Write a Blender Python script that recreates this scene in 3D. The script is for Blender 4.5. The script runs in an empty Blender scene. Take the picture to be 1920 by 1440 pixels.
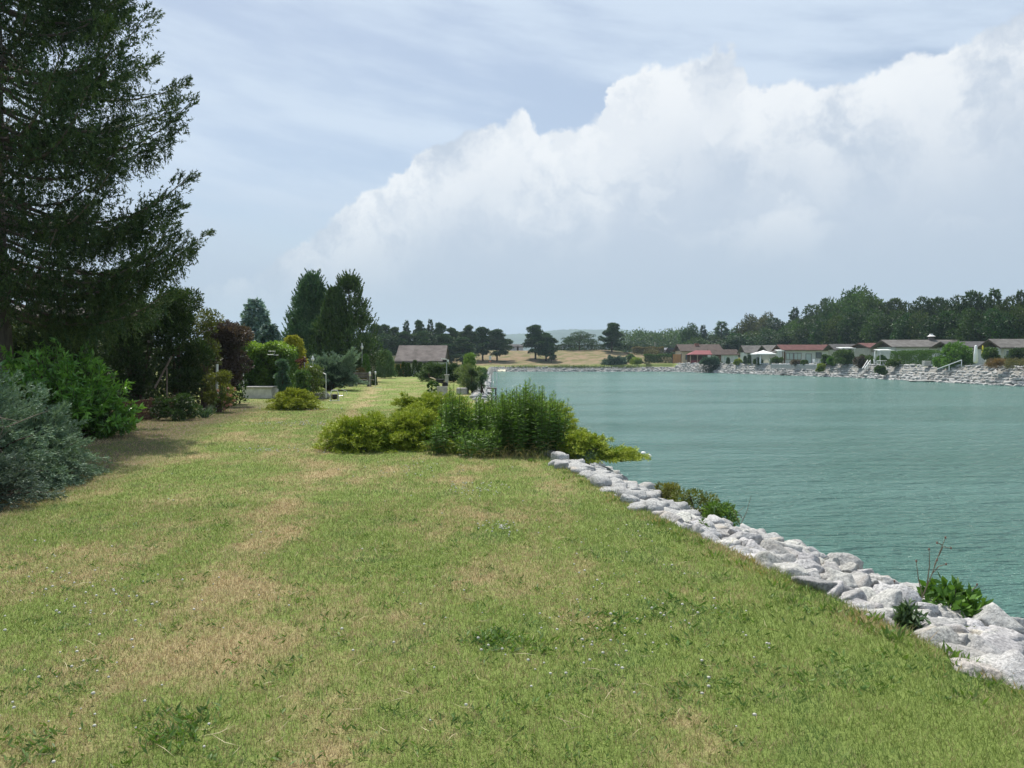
import bpy, math, random
import numpy as np
from mathutils import Vector, Matrix

# ------------------------------------------------------------------ camera, sky, sun
S = bpy.context.scene
COL = S.collection
R = math.radians
F, EYE, HOR = 1500.0, 1.6, 675.0
PITCH = math.atan((720 - HOR) / F)
cam = bpy.data.cameras.new("camera"); camo = bpy.data.objects.new("camera", cam); COL.objects.link(camo)
cam.sensor_width = 36; cam.lens = 36 * F / 1920; cam.clip_end = 12000; cam.clip_start = .05
camo.location = (0, 0, EYE); camo.rotation_euler = (R(90) - PITCH, 0, 0)
S.camera = camo
S.view_settings.view_transform = 'Standard'; S.view_settings.look = 'None'
S.view_settings.exposure = 0.3; S.view_settings.gamma = 1
S.render.engine = 'CYCLES'
cy = S.cycles
cy.max_bounces = 6; cy.diffuse_bounces = 3; cy.glossy_bounces = 2; cy.transmission_bounces = 3
cy.volume_bounces = 1; cy.transparent_max_bounces = 4; cy.caustics_reflective = False; cy.caustics_refractive = False
cy.use_denoising = True; cy.sample_clamp_indirect = 6

HAZE = .00021
SUN_AZ, SUN_EL = -20.0, 60.0
sdir = Vector((math.sin(R(SUN_AZ)) * math.cos(R(SUN_EL)), math.cos(R(SUN_AZ)) * math.cos(R(SUN_EL)), math.sin(R(SUN_EL))))
sl = bpy.data.lights.new("sun", 'SUN'); sl.energy = 4.8; sl.angle = R(.6); sl.color = (1, .95, .86)
so = bpy.data.objects.new("sun", sl); COL.objects.link(so); so.rotation_euler = sdir.to_track_quat('Z', 'Y').to_euler()
so.location = (0, 0, 60)


class NT:
    """Small helper to write node trees."""
    def __init__(s, tree): s.t = tree; s.n = tree.nodes; s.l = tree.links
    def new(s, typ, **kw):
        n = s.n.new(typ)
        for k, v in kw.items():
            if k.startswith('i_'):
                key = k[2:]
                key = int(key) if key.isdigit() else key.replace('_', ' ')
                s.put(n.inputs[key], v)
            else: setattr(n, k, v)
        return n
    def put(s, inp, v):
        if hasattr(v, 'is_linked') or isinstance(v, bpy.types.NodeSocket): s.l.new(v, inp)
        else: inp.default_value = v
    def math(s, op, a, b=None, c=None, clamp=False):
        n = s.n.new('ShaderNodeMath'); n.operation = op; n.use_clamp = clamp
        for i, v in enumerate((a, b, c)):
            if v is not None: s.put(n.inputs[i], v)
        return n.outputs[0]
    def vec(s, op, a, b=None):
        n = s.n.new('ShaderNodeVectorMath'); n.operation = op
        s.put(n.inputs[0], a)
        if b is not None: s.put(n.inputs[1], b)
        return n.outputs[0]
    def noise(s, v, scale, detail=4, rough=.55, out='Fac', dist=0.0):
        n = s.new('ShaderNodeTexNoise', i_Scale=scale, i_Detail=detail, i_Roughness=rough, i_Distortion=dist)
        if v is not None: s.l.new(v, n.inputs['Vector'])
        return n.outputs[out]
    def ss(s, v, a, b, c=0.0, d=1.0):
        n = s.new('ShaderNodeMapRange', interpolation_type='SMOOTHSTEP')
        for i, q in enumerate((v, a, b, c, d)): s.put(n.inputs[i], q)
        return n.outputs[0]
    def mix(s, f, a, b, blend='MIX'):
        n = s.n.new('ShaderNodeMix'); n.data_type = 'RGBA'; n.blend_type = blend
        s.put(n.inputs[0], f); s.put(n.inputs[6], a if not isinstance(a, tuple) else (*a, 1)[:4]); s.put(n.inputs[7], b if not isinstance(b, tuple) else (*b, 1)[:4])
        return n.outputs[2]
    def scalevec(s, v, sc):
        n = s.new('ShaderNodeMapping'); s.l.new(v, n.inputs['Vector']); n.inputs['Scale'].default_value = sc
        return n.outputs[0]


W = bpy.data.worlds.new("World"); S.world = W; W.use_nodes = True
w = NT(W.node_tree); w.n.clear()
sky = w.new('ShaderNodeTexSky', sky_type='NISHITA', sun_disc=False, sun_elevation=R(SUN_EL), sun_rotation=R(SUN_AZ), air_density=1.0, dust_density=1.5, ozone_density=1.3)
bsky = w.new('ShaderNodeBackground', i_Color=sky.outputs[0], i_Strength=.085)
tc = w.new('ShaderNodeTexCoord').outputs['Generated']
sep = w.new('ShaderNodeSeparateXYZ'); w.l.new(tc, sep.inputs[0])
# turbulence of the sky direction gives the clouds their ragged billows
n1 = w.noise(w.vec('ADD', tc, (3.1, 1.7, .4)), 9, 8, .58, 'Color')
n2 = w.noise(tc, 32, 6, .6, 'Color')
off = w.vec('SCALE', w.vec('SUBTRACT', n1, (.5, .5, .5))); off.node.inputs[3].default_value = .085
off2 = w.vec('SCALE', w.vec('SUBTRACT', n2, (.5, .5, .5))); off2.node.inputs[3].default_value = .032
wd = w.vec('ADD', tc, w.vec('ADD', off, off2))
ws = w.new('ShaderNodeSeparateXYZ'); w.l.new(wd, ws.inputs[0])
az = w.math('ARCTAN2', ws.outputs[0], ws.outputs[1])
el = w.math('ARCSINE', ws.outputs[2])
outline = [(-400, 620), (300, 560), (440, 520), (540, 470), (600, 428), (680, 372), (745, 335), (790, 285), (815, 258), (880, 240), (985, 222), (1012, 262),
           (1090, 252), (1130, 235), (1150, 168), (1200, 135), (1250, 132), (1300, 100), (1345, 75), (1385, 120), (1415, 170), (1480, 148),
           (1530, 170), (1620, 150), (1740, 95), (1840, 50), (1920, 10), (2200, -120)]
fc = w.n.new('ShaderNodeFloatCurve'); cv = fc.mapping.curves[0]
AZR, ELR = .9, .62
def azel(px, py):
    u, v = (px - 960) / F, -(py - 720) / F
    y, z = math.cos(PITCH) + v * math.sin(PITCH), v * math.cos(PITCH) - math.sin(PITCH)
    return math.atan2(u, y), math.asin(z / math.sqrt(u * u + y * y + z * z))
pts = [((a + AZR) / (2 * AZR), e / ELR) for a, e in (azel(*p) for p in outline)]
cv.points[0].location = pts[0]; cv.points[1].location = pts[-1]
for p in pts[1:-1]: cv.points.new(*p)
for p in cv.points: p.handle_type = 'VECTOR'
fc.mapping.update()
w.l.new(w.math('DIVIDE', w.math('ADD', az, AZR), 2 * AZR, clamp=True), fc.inputs['Value'])
top = w.math('MULTIPLY', fc.outputs[0], ELR)
depth = w.math('SUBTRACT', top, el)                       # how far below the cloud's upper rim, in radians
edge = w.ss(depth, -.003, .007)
front = w.ss(sep.outputs[1], .1, .3)
billow = w.noise(w.vec('ADD', wd, (7.3, 2.2, 5.1)), 11, 7, .6)
billow2 = w.noise(w.scalevec(wd, (1, 1, 1.8)), 4.5, 5, .55)
rim = w.math('MULTIPLY', w.ss(depth, .20, .0), w.ss(billow, .34, .60))
patch = w.math('MULTIPLY', w.ss(billow2, .5, .66), w.ss(sep.outputs[2], .08, .2))
bright = w.math('MAXIMUM', rim, w.math('MULTIPLY', patch, .75))
low = w.ss(sep.outputs[2], .20, .02)
ccol = w.mix(bright, (.45, .51, .60), (.76, .775, .79))
ccol = w.mix(low, ccol, (.345, .41, .505))
cfac = w.math('MULTIPLY', w.math('MULTIPLY', edge, front), .93)
# thin high veil, streaked
st = w.scalevec(tc, (1.0, 1.0, 2.6))
rot = w.new('ShaderNodeVectorRotate', rotation_type='Y_AXIS', i_Angle=R(-28)); w.l.new(st, rot.inputs[0])
veil_n = w.noise(w.scalevec(rot.outputs[0], (1.1, 1.1, 2.6)), 2.6, 6, .55)
veil = w.ss(veil_n, .36, .62, .36, .98)
veil = w.math('MAXIMUM', veil, w.ss(sep.outputs[2], .2, .02, 0, .9))
vcol = w.mix(w.ss(sep.outputs[2], .25, .03), (.525, .61, .725), (.345, .41, .505))
bveil = w.new('ShaderNodeBackground', i_Color=vcol, i_Strength=1)
bcl = w.new('ShaderNodeBackground', i_Color=ccol, i_Strength=1)
m1 = w.new('ShaderNodeMixShader'); w.l.new(veil, m1.inputs[0]); w.l.new(bsky.outputs[0], m1.inputs[1]); w.l.new(bveil.outputs[0], m1.inputs[2])
m2 = w.new('ShaderNodeMixShader'); w.l.new(cfac, m2.inputs[0]); w.l.new(m1.outputs[0], m2.inputs[1]); w.l.new(bcl.outputs[0], m2.inputs[2])
wo = w.new('ShaderNodeOutputWorld'); w.l.new(m2.outputs[0], wo.inputs[0])
W.cycles.sampling_method = 'MANUAL'; W.cycles.sample_map_resolution = 512

# ------------------------------------------------------------------ geometry helpers
def at(px, py, d):
    u, v = (px - 960) / F, -(py - 720) / F
    y, z = math.cos(PITCH) + v * math.sin(PITCH), v * math.cos(PITCH) - math.sin(PITCH)
    return Vector((u / y * d, d, EYE + z / y * d))
def XX(px, d): return (px - 960) / F * d
def ZZ(py, d): return at(960, py, d).z
def gd(py, z=0.0):
    """distance at which the row py meets the height z"""
    s = ZZ(py, 1.0) - EYE
    return (z - EYE) / s

def link(o, parent=None):
    COL.objects.link(o)
    if parent is not None: o.parent = parent
    return o
def tag(o, label=None, cat=None, group=None, kind=None):
    if label: o['label'] = label
    if cat: o['category'] = cat
    if group: o['group'] = group
    if kind: o['kind'] = kind
    return o
def empty(name, loc, label=None, cat=None, group=None, rz=0.0):
    o = bpy.data.objects.new(name, None); o.location = loc; o.rotation_euler = (0, 0, rz); o.empty_display_size = .2
    return tag(link(o), label, cat, group)
def copy_tree(o, parent=None):
    c = o.copy(); COL.objects.link(c); c.parent = parent
    for k in ('label', 'group'):
        if k in c and parent is None: del c[k]
    for ch in o.children: copy_tree(ch, c)
    return c

class MB:
    """collects shapes; build() links them as one mesh object"""
    def __init__(s): s.v = []; s.f = []
    def add(s, vs, fs):
        n = len(s.v); s.v += [tuple(p) for p in vs]; s.f += [tuple(i + n for i in f) for f in fs]; return s
    def box(s, c, d, rz=0.0, rx=0.0, ry=0.0, bev=0.0):
        x, y, z = (k / 2 for k in d)
        M = Matrix.Translation(c) @ Matrix.Rotation(rz, 4, 'Z') @ Matrix.Rotation(ry, 4, 'Y') @ Matrix.Rotation(rx, 4, 'X')
        if bev > 0:
            b = min(bev, x * .9, y * .9, z * .9); vs = []
            for sz, e in ((-z, 0), (-z + b, 1), (z - b, 1), (z, 0)):
                q = 0 if e else b
                X_, Y_ = x - q, y - q
                vs += [(-X_ + b * e, -Y_, sz), (X_ - b * e, -Y_, sz), (X_, -Y_ + b * e, sz), (X_, Y_ - b * e, sz), (X_ - b * e, Y_, sz), (-X_ + b * e, Y_, sz), (-X_, Y_ - b * e, sz), (-X_, -Y_ + b * e, sz)]
            fs = [tuple(range(7, -1, -1)), tuple(range(24, 32))]
            for r in range(3):
                for i in range(8): fs.append((r * 8 + i, r * 8 + (i + 1) % 8, r * 8 + 8 + (i + 1) % 8, r * 8 + 8 + i))
            return s.add([M @ Vector(p) for p in vs], fs)
        vs = [(-x, -y, -z), (x, -y, -z), (x, y, -z), (-x, y, -z), (-x, -y, z), (x, -y, z), (x, y, z), (-x, y, z)]
        return s.add([M @ Vector(p) for p in vs], [(3, 2, 1, 0), (4, 5, 6, 7), (0, 1, 5, 4), (1, 2, 6, 5), (2, 3, 7, 6), (3, 0, 4, 7)])
    def tube(s, ps, rs, n=8, cap=True):
        ps = [Vector(p) for p in ps]
        if not hasattr(rs, '__len__'): rs = [rs] * len(ps)
        rings = []
        up = Vector((0, 0, 1))
        for i, p in enumerate(ps):
            t = (ps[min(i + 1, len(ps) - 1)] - ps[max(i - 1, 0)])
            t = t.normalized() if t.length > 1e-9 else up
            a = t.cross(Vector((1, 0, 0)) if abs(t.x) < .8 else Vector((0, 1, 0))).normalized(); b = t.cross(a)
            rings.append([p + (a * math.cos(2 * math.pi * k / n) + b * math.sin(2 * math.pi * k / n)) * rs[i] for k in range(n)])
        vs = [q for r in rings for q in r]; fs = []
        for i in range(len(ps) - 1):
            for k in range(n): fs.append((i * n + k, i * n + (k + 1) % n, (i + 1) * n + (k + 1) % n, (i + 1) * n + k))
        if cap: fs += [tuple(range(n - 1, -1, -1)), tuple(range((len(ps) - 1) * n, len(ps) * n))]
        return s.add(vs, fs)
    def lathe(s, c, prof, n=20):
        c = Vector(c); vs = [c + Vector((r * math.cos(2 * math.pi * k / n), r * math.sin(2 * math.pi * k / n), z)) for r, z in prof for k in range(n)]
        fs = [(i * n + k, i * n + (k + 1) % n, (i + 1) * n + (k + 1) % n, (i + 1) * n + k) for i in range(len(prof) - 1) for k in range(n)]
        fs += [tuple(range(n - 1, -1, -1)), tuple(range((len(prof) - 1) * n, len(prof) * n))]
        return s.add(vs, fs)
    def prism(s, poly, a, b):
        """poly: 2D outline in the plane axis-mapped by callable a(p)->Vector at one side, b at the other"""
        n = len(poly); vs = [a(p) for p in poly] + [b(p) for p in poly]
        fs = [tuple(range(n - 1, -1, -1)), tuple(range(n, 2 * n))] + [(i, (i + 1) % n, n + (i + 1) % n, n + i) for i in range(n)]
        return s.add(vs, fs)
    def build(s, name, m, parent=None, smooth=False, loc=None):
        me = bpy.data.meshes.new(name); me.from_pydata([tuple(v) for v in s.v], [], s.f); me.update()
        if m is not None: me.materials.append(m)
        if smooth: me.polygons.foreach_set('use_smooth', [True] * len(me.polygons))
        o = link(bpy.data.objects.new(name, me), parent)
        if loc is not None: o.location = loc
        return o

def np_mesh(name, V, Fc, m, col=None, parent=None, smooth=False, loc=None):
    """V (n,3), Fc (k,3|4) as one mesh; col (n,3) per vertex"""
    me = bpy.data.meshes.new(name)
    V = np.ascontiguousarray(V, np.float32); Fc = np.ascontiguousarray(Fc, np.int32); k = Fc.shape[1]
    me.vertices.add(len(V)); me.vertices.foreach_set('co', V.ravel())
    me.loops.add(Fc.size); me.loops.foreach_set('vertex_index', Fc.ravel())
    me.polygons.add(len(Fc)); me.polygons.foreach_set('loop_start', np.arange(0, Fc.size, k, dtype=np.int32))
    if smooth: me.polygons.foreach_set('use_smooth', np.ones(len(Fc), bool))
    me.update(calc_edges=True)
    if col is not None:
        a = me.color_attributes.new('Col', 'FLOAT_COLOR', 'POINT')
        c = np.ones((len(V), 4), np.float32); c[:, :3] = np.clip(col, 0, 1); a.data.foreach_set('color', c.ravel())
    if m is not None: me.materials.append(m)
    o = link(bpy.data.objects.new(name, me), parent)
    if loc is not None: o.location = loc
    return o

def unit(a):
    return a / np.maximum(np.linalg.norm(a, axis=1, keepdims=True), 1e-9)

class Leaves:
    """leaf-shaped faces with a colour each"""
    def __init__(s, seed=0): s.rng = np.random.default_rng(seed); s.P = []; s.D = []; s.L = []; s.Wd = []; s.C = []
    def add(s, P, D, L, Wd, C):
        n = len(P)
        if n == 0: return s
        s.P.append(P); s.D.append(unit(D)); s.L.append(np.broadcast_to(L, (n,)).astype(float)); s.Wd.append(np.broadcast_to(Wd, (n,)).astype(float)); s.C.append(np.broadcast_to(C, (n, 3)).astype(float)); return s
    def spray(s, P, D, n, L, Wd, C, spread=.6, along=.0, jit=.3, cj=.22):
        """n leaves at each point, fanned round the direction"""
        rg = s.rng; P = np.repeat(P, n, 0); D = np.repeat(unit(D), n, 0); C = np.repeat(np.broadcast_to(C, (len(P) // n, 3)), n, 0)
        m = len(P)
        P = P + D * (rg.random((m, 1)) * along)
        D2 = D + rg.normal(0, 1, (m, 3)) * spread
        return s.add(P, D2, L * (1 + jit * rg.uniform(-1, 1, m)), Wd * (1 + jit * rg.uniform(-1, 1, m)), C * (1 + cj * rg.uniform(-1, 1, (m, 1))))
    def arrays(s):
        P, D, L, Wd, C = (np.concatenate(a) for a in (s.P, s.D, s.L, s.Wd, s.C)); n = len(P); rg = s.rng
        side = unit(np.cross(D, rg.normal(0, 1, (n, 3))))
        nrm = np.cross(D, side)
        L_, W_ = L[:, None], Wd[:, None]
        mid = P + D * L_ * .5 + nrm * L_ * .06
        V = np.stack([P, mid + side * W_ / 2, P + D * L_ - nrm * L_ * .05, mid - side * W_ / 2], 1).reshape(-1, 3)
        Fq = np.arange(4 * n).reshape(n, 4)
        return V, Fq, np.repeat(C, 4, 0)
    def build(s, name, m, parent=None, loc=None):
        V, Fq, C = s.arrays(); return np_mesh(name, V, Fq, m, C, parent, loc=loc)

def sph(rg, n):
    return unit(rg.normal(0, 1, (n, 3)))
# ------------------------------------------------------------------ materials
def new_mat(name):
    m = bpy.data.materials.new(name); m.use_nodes = True; t = NT(m.node_tree); t.n.clear()
    return m, t
def mat(name, col, rough=.8, var=.15, scale=6.0, bump=0.0, bscale=20.0, metal=0.0, col2=None, spec=.3, stretch=(1, 1, 1)):
    m, t = new_mat(name)
    tc = t.new('ShaderNodeTexCoord').outputs['Object']; v = t.scalevec(tc, stretch)
    n = t.noise(v, scale, 5, .6)
    c2 = col2 if col2 else tuple(k * (1 - var) for k in col)
    c1 = col if col2 else tuple(min(1, k * (1 + var)) for k in col)
    cc = t.mix(t.ss(n, .35, .65), c2, c1)
    b = t.new('ShaderNodeBsdfPrincipled', i_Base_Color=cc, i_Roughness=rough, i_Metallic=metal); b.inputs['Specular IOR Level'].default_value = spec
    if bump:
        bn = t.new('ShaderNodeBump', i_Strength=.6, i_Distance=bump, i_Height=t.noise(v, bscale, 6, .6)); t.l.new(bn.outputs[0], b.inputs['Normal'])
    o = t.new('ShaderNodeOutputMaterial'); t.l.new(b.outputs[0], o.inputs[0])
    return m

def leaf_mat(name, trans=.28, rough=.55, spec=.3):
    m, t = new_mat(name)
    a = t.new('ShaderNodeAttribute', attribute_name='Col').outputs['Color']
    oi = t.new('ShaderNodeObjectInfo').outputs['Color']
    c = t.mix(1.0, a, oi, 'MULTIPLY')
    b = t.new('ShaderNodeBsdfPrincipled', i_Base_Color=c, i_Roughness=rough); b.inputs['Specular IOR Level'].default_value = spec
    warm = t.mix(1.0, c, (1.25, 1.25, .6), 'MULTIPLY')
    tr = t.new('ShaderNodeBsdfTranslucent', i_Color=warm)
    mx = t.new('ShaderNodeMixShader'); mx.inputs[0].default_value = trans
    t.l.new(b.outputs[0], mx.inputs[1]); t.l.new(tr.outputs[0], mx.inputs[2])
    o = t.new('ShaderNodeOutputMaterial'); t.l.new(mx.outputs[0], o.inputs[0])
    return m
LEAF = leaf_mat('foliage'); NEEDLE = leaf_mat('needles', .12, .6, .2)
BARK = mat('bark', (.085, .062, .045), .95, .35, 9, .03, 14, stretch=(1, 1, .25))
BARKG = mat('bark_grey', (.15, .13, .11), .95, .3, 9, .03, 14, stretch=(1, 1, .25))
DEAD = mat('dead_wood', (.17, .14, .115), .95, .25, 12)

def patches(t, pos):
    """0 = green, 1 = burnt straw; wear of the lawn, in metres on the ground"""
    p = t.scalevec(pos, (1.0, .55, 0))
    big = t.noise(t.vec('ADD', p, (3.7, 9.1, 0)), .75, 3, .5)
    med = t.noise(p, 2.1, 4, .6)
    fine = t.noise(pos, 9, 4, .65)
    s = t.math('ADD', t.math('MULTIPLY', big, .40), t.math('ADD', t.math('MULTIPLY', med, .36), t.math('MULTIPLY', fine, .28)))
    # two worn wheel lines running down the lawn, and the dry strip along the shrub edge
    sp = t.new('ShaderNodeSeparateXYZ'); t.l.new(pos, sp.inputs[0])
    wob = t.math('MULTIPLY', t.math('SUBTRACT', big, .5), 1.4)
    for x0, k, wd, amt in ((-2.3, -.15, .5, .075), (-.35, -.03, .4, .035), (-3.6, -.42, .7, .07), (.9, .05, .5, .03)):
        d = t.math('ABSOLUTE', t.math('SUBTRACT', sp.outputs[0], t.math('ADD', wob, t.math('ADD', t.math('MULTIPLY', sp.outputs[1], k), x0 + 1.1))))
        s = t.math('ADD', s, t.ss(d, wd, 0, 0, amt))
    s = t.math('SUBTRACT', s, t.ss(sp.outputs[0], -.4, 1.6, 0, .05))
    return s
GREEN_A, GREEN_B, STRAW_A, STRAW_B = (.125, .19, .038), (.295, .365, .098), (.36, .265, .14), (.56, .44, .27)

def ground_mat():
    m, t = new_mat('lawn_ground')
    pos = t.new('ShaderNodeNewGeometry').outputs['Position']
    s = patches(t, pos)
    fine = t.noise(pos, 60, 3, .7); mid = t.noise(pos, 4.5, 4, .6)
    g = t.mix(t.ss(fine, .3, .7), (.13, .185, .045), (.22, .275, .08))
    y = t.mix(t.ss(fine, .3, .7), (.33, .25, .135), (.44, .34, .20))
    c = t.mix(t.ss(s, .49, .64, 0, .8), g, y)
    c = t.mix(t.ss(mid, .45, .7, 0, .3), c, (.10, .15, .04))
    sp = t.new('ShaderNodeSeparateXYZ'); t.l.new(pos, sp.inputs[0])
    # bare earth below the shrubs on the left
    e = t.noise(pos, .5, 4, .6)
    edge = t.math('SUBTRACT', t.math('MULTIPLY', sp.outputs[1], -.17), t.math('ADD', sp.outputs[0], 3.3))
    earth = t.math('MULTIPLY', t.ss(t.math('ADD', edge, t.math('MULTIPLY', e, 1.2)), .5, 1.6), t.ss(sp.outputs[1], 34, 25))
    c = t.mix(earth, c, t.mix(fine, (.10, .078, .055), (.17, .13, .095)))
    # dry mown bank beyond the lake
    br = t.noise(t.scalevec(pos, (1, 1, 1)), .35, 5, .65)
    dry = t.mix(t.ss(br, .35, .62), (.13, .135, .055), (.25, .185, .12))
    c = t.mix(t.ss(sp.outputs[1], 199.5, 204), c, dry)
    far = t.mix(t.noise(pos, .004, 3), (.05, .085, .03), (.10, .12, .045))
    c = t.mix(t.ss(sp.outputs[1], 250, 300), c, far)
    # stony shore: below the lawn level
    st = t.mix(t.noise(pos, 14, 5, .7), (.16, .155, .14), (.34, .33, .31))
    c = t.mix(t.ss(sp.outputs[2], -.06, -.16), c, st)
    c = t.mix(t.math('MULTIPLY', t.ss(sp.outputs[0], 24, 26), t.math('MULTIPLY', t.ss(sp.outputs[2], .71, .66), t.ss(sp.outputs[1], 198, 197))), c, st)
    b = t.new('ShaderNodeBsdfPrincipled', i_Base_Color=c, i_Roughness=.95); b.inputs['Specular IOR Level'].default_value = .1
    bn = t.new('ShaderNodeBump', i_Strength=.7, i_Distance=.03, i_Height=t.noise(pos, 35, 5, .7)); t.l.new(bn.outputs[0], b.inputs['Normal'])
    o = t.new('ShaderNodeOutputMaterial'); t.l.new(b.outputs[0], o.inputs[0])
    return m
GROUND = ground_mat()

def grass_mat():
    m, t = new_mat('grass_blades')
    pos = t.new('ShaderNodeNewGeometry').outputs['Position']
    a = t.new('ShaderNodeAttribute', attribute_name='Col'); r = t.new('ShaderNodeSeparateColor'); t.l.new(a.outputs['Color'], r.inputs[0])
    s = t.math('ADD', patches(t, pos), t.math('MULTIPLY', t.math('SUBTRACT', r.outputs[0], .5), .24))
    g = t.mix(r.outputs[1], GREEN_A, GREEN_B); y = t.mix(r.outputs[1], STRAW_A, STRAW_B)
    cl = t.noise(t.vec('ADD', pos, (31, 7, 0)), 1.6, 3, .6)
    g = t.mix(t.ss(cl, .5, .66, 0, .6), g, (.09, .19, .06))
    c = t.mix(t.ss(s, .482, .61), g, y)
    b = t.new('ShaderNodeBsdfPrincipled', i_Base_Color=c, i_Roughness=.6); b.inputs['Specular IOR Level'].default_value = .25
    tr = t.new('ShaderNodeBsdfTranslucent', i_Color=c)
    mx = t.new('ShaderNodeMixShader'); mx.inputs[0].default_value = .3
    t.l.new(b.outputs[0], mx.inputs[1]); t.l.new(tr.outputs[0], mx.inputs[2])
    o = t.new('ShaderNodeOutputMaterial'); t.l.new(mx.outputs[0], o.inputs[0])
    return m
GRASS = grass_mat()

def water_mat():
    m, t = new_mat('lake_water')
    pos = t.new('ShaderNodeNewGeometry').outputs['Position']
    big = t.noise(t.scalevec(pos, (.22, 1, 0)), .05, 4, .55)
    c = t.mix(t.ss(big, .35, .65), (.095, .228, .188), (.125, .268, .228))
    v1 = t.scalevec(pos, (.5, 1.5, 0)); v2 = t.scalevec(pos, (1.3, 3.6, 0))
    h = t.math('ADD', t.noise(v1, 1.1, 3, .6, dist=.6), t.math('MULTIPLY', t.noise(v2, 2.6, 4, .6), .35))
    gust = t.noise(t.scalevec(pos, (.03, .16, 0)), 1.0, 4, .6)
    b = t.new('ShaderNodeBsdfPrincipled', i_Base_Color=c, i_Roughness=t.ss(gust, .35, .65, .15, .24), i_IOR=1.33)
    bn = t.new('ShaderNodeBump', i_Strength=1.0, i_Distance=.95, i_Height=h); t.l.new(bn.outputs[0], b.inputs['Normal'])
    o = t.new('ShaderNodeOutputMaterial'); t.l.new(b.outputs[0], o.inputs[0])
    return m
WATER = water_mat()

def rock_mat():
    m, t = new_mat('limestone')
    tc = t.new('ShaderNodeTexCoord').outputs['Object']; oi = t.new('ShaderNodeObjectInfo')
    v = t.vec('ADD', tc, oi.outputs['Location'])
    a = t.noise(v, 5, 5, .6); f = t.noise(v, 45, 5, .75)
    c = t.mix(t.ss(a, .3, .7), (.74, .74, .72), (.52, .52, .52))
    c = t.mix(t.ss(f, .3, .66, 0, .8), (.22, .22, .22), c)
    wn = t.noise(t.vec('ADD', v, (5, 5, 5)), 2.2, 3, .5)
    c = t.mix(t.ss(wn, .60, .72, 0, .4), c, (.60, .50, .38))
    c = t.mix(1.0, c, oi.outputs['Color'], 'MULTIPLY')
    b = t.new('ShaderNodeBsdfPrincipled', i_Base_Color=c, i_Roughness=.85); b.inputs['Specular IOR Level'].default_value = .25
    bn = t.new('ShaderNodeBump', i_Strength=.9, i_Distance=.03, i_Height=t.noise(v, 16, 8, .72)); t.l.new(bn.outputs[0], b.inputs['Normal'])
    o = t.new('ShaderNodeOutputMaterial'); t.l.new(b.outputs[0], o.inputs[0])
    return m
ROCK = rock_mat()

def roof_mat(name, c1, c2, rows=3.2):
    m, t = new_mat(name)
    tc = t.new('ShaderNodeTexCoord').outputs['Object']
    n = t.noise(tc, 1.3, 4, .6); f = t.noise(t.scalevec(tc, (4, 4, 9)), 3, 3, .7)
    c = t.mix(t.ss(n, .35, .65), c1, c2)
    c = t.mix(t.ss(f, .3, .7, 0, .45), c, tuple(k * .6 for k in c1))
    wv = t.new('ShaderNodeTexWave', wave_type='BANDS', bands_direction='Z', i_Scale=rows); t.l.new(tc, wv.inputs['Vector'])
    b = t.new('ShaderNodeBsdfPrincipled', i_Base_Color=c, i_Roughness=.9); b.inputs['Specular IOR Level'].default_value = .2
    bn = t.new('ShaderNodeBump', i_Strength=.7, i_Distance=.04, i_Height=t.math('ADD', wv.outputs['Fac'], f)); t.l.new(bn.outputs[0], b.inputs['Normal'])
    o = t.new('ShaderNodeOutputMaterial'); t.l.new(b.outputs[0], o.inputs[0])
    return m
ROOF_GREY = roof_mat('roof_grey', (.115, .108, .10), (.19, .18, .17))
ROOF_DARK = roof_mat('roof_slate', (.075, .073, .073), (.12, .117, .117))
ROOF_RED = roof_mat('roof_red', (.115, .05, .046), (.165, .077, .068))
ROOF_BROWN = roof_mat('roof_brown', (.075, .055, .048), (.12, .088, .076))
ROOF_THATCH = roof_mat('roof_old_tile', (.12, .105, .098), (.20, .175, .165), 5)
WHITE = mat('white_render', (.55, .57, .60), .85, .06, 2)
PAINT = mat('white_paint', (.78, .78, .76), .5, .04, 5)
PLASTIC = mat('white_plastic', (.82, .82, .81), .4, .03, 5)
CREAM = mat('cream_render', (.50, .46, .33), .85, .08, 2)
GREYW = mat('grey_render', (.42, .41, .39), .85, .08, 2)
DARKWOOD = mat('dark_timber', (.055, .042, .034), .8, .3, 5, .01, 20, stretch=(1, 1, .3))
BROWNWOOD = mat('brown_timber', (.13, .07, .045), .8, .25, 5, .01, 20, stretch=(1, 1, .3))
ORANGE = mat('orange_timber', (.40, .21, .09), .8, .2, 3, stretch=(4, 4, .5))
WEATHER = mat('weathered_timber', (.115, .10, .09), .9, .3, 8, .01, 30)
METAL = mat('grey_metal', (.45, .46, .47), .4, .1, 6, metal=.8)
GLASS = mat('window_glass', (.10, .13, .15), .12, .3, .6, spec=.6)
CURTAIN = mat('curtained_window', (.42, .50, .53), .35, .15, 3, stretch=(6, 6, .4), spec=.5)
CONC = mat('concrete', (.40, .385, .36), .9, .18, 6, .01, 40)
REDP = mat('red_sheet', (.21, .045, .05), .6, .12, 2)
BLACK = mat('black_rubber', (.02, .02, .022), .6, .2, 4)
CANVAS = mat('white_canvas', (.80, .80, .79), .8, .04, 3)
YELLOW = mat('yellow_canvas', (.70, .58, .06), .8, .08, 3)
PURPLE = mat('purple_canvas', (.11, .075, .13), .8, .1, 3)
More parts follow.
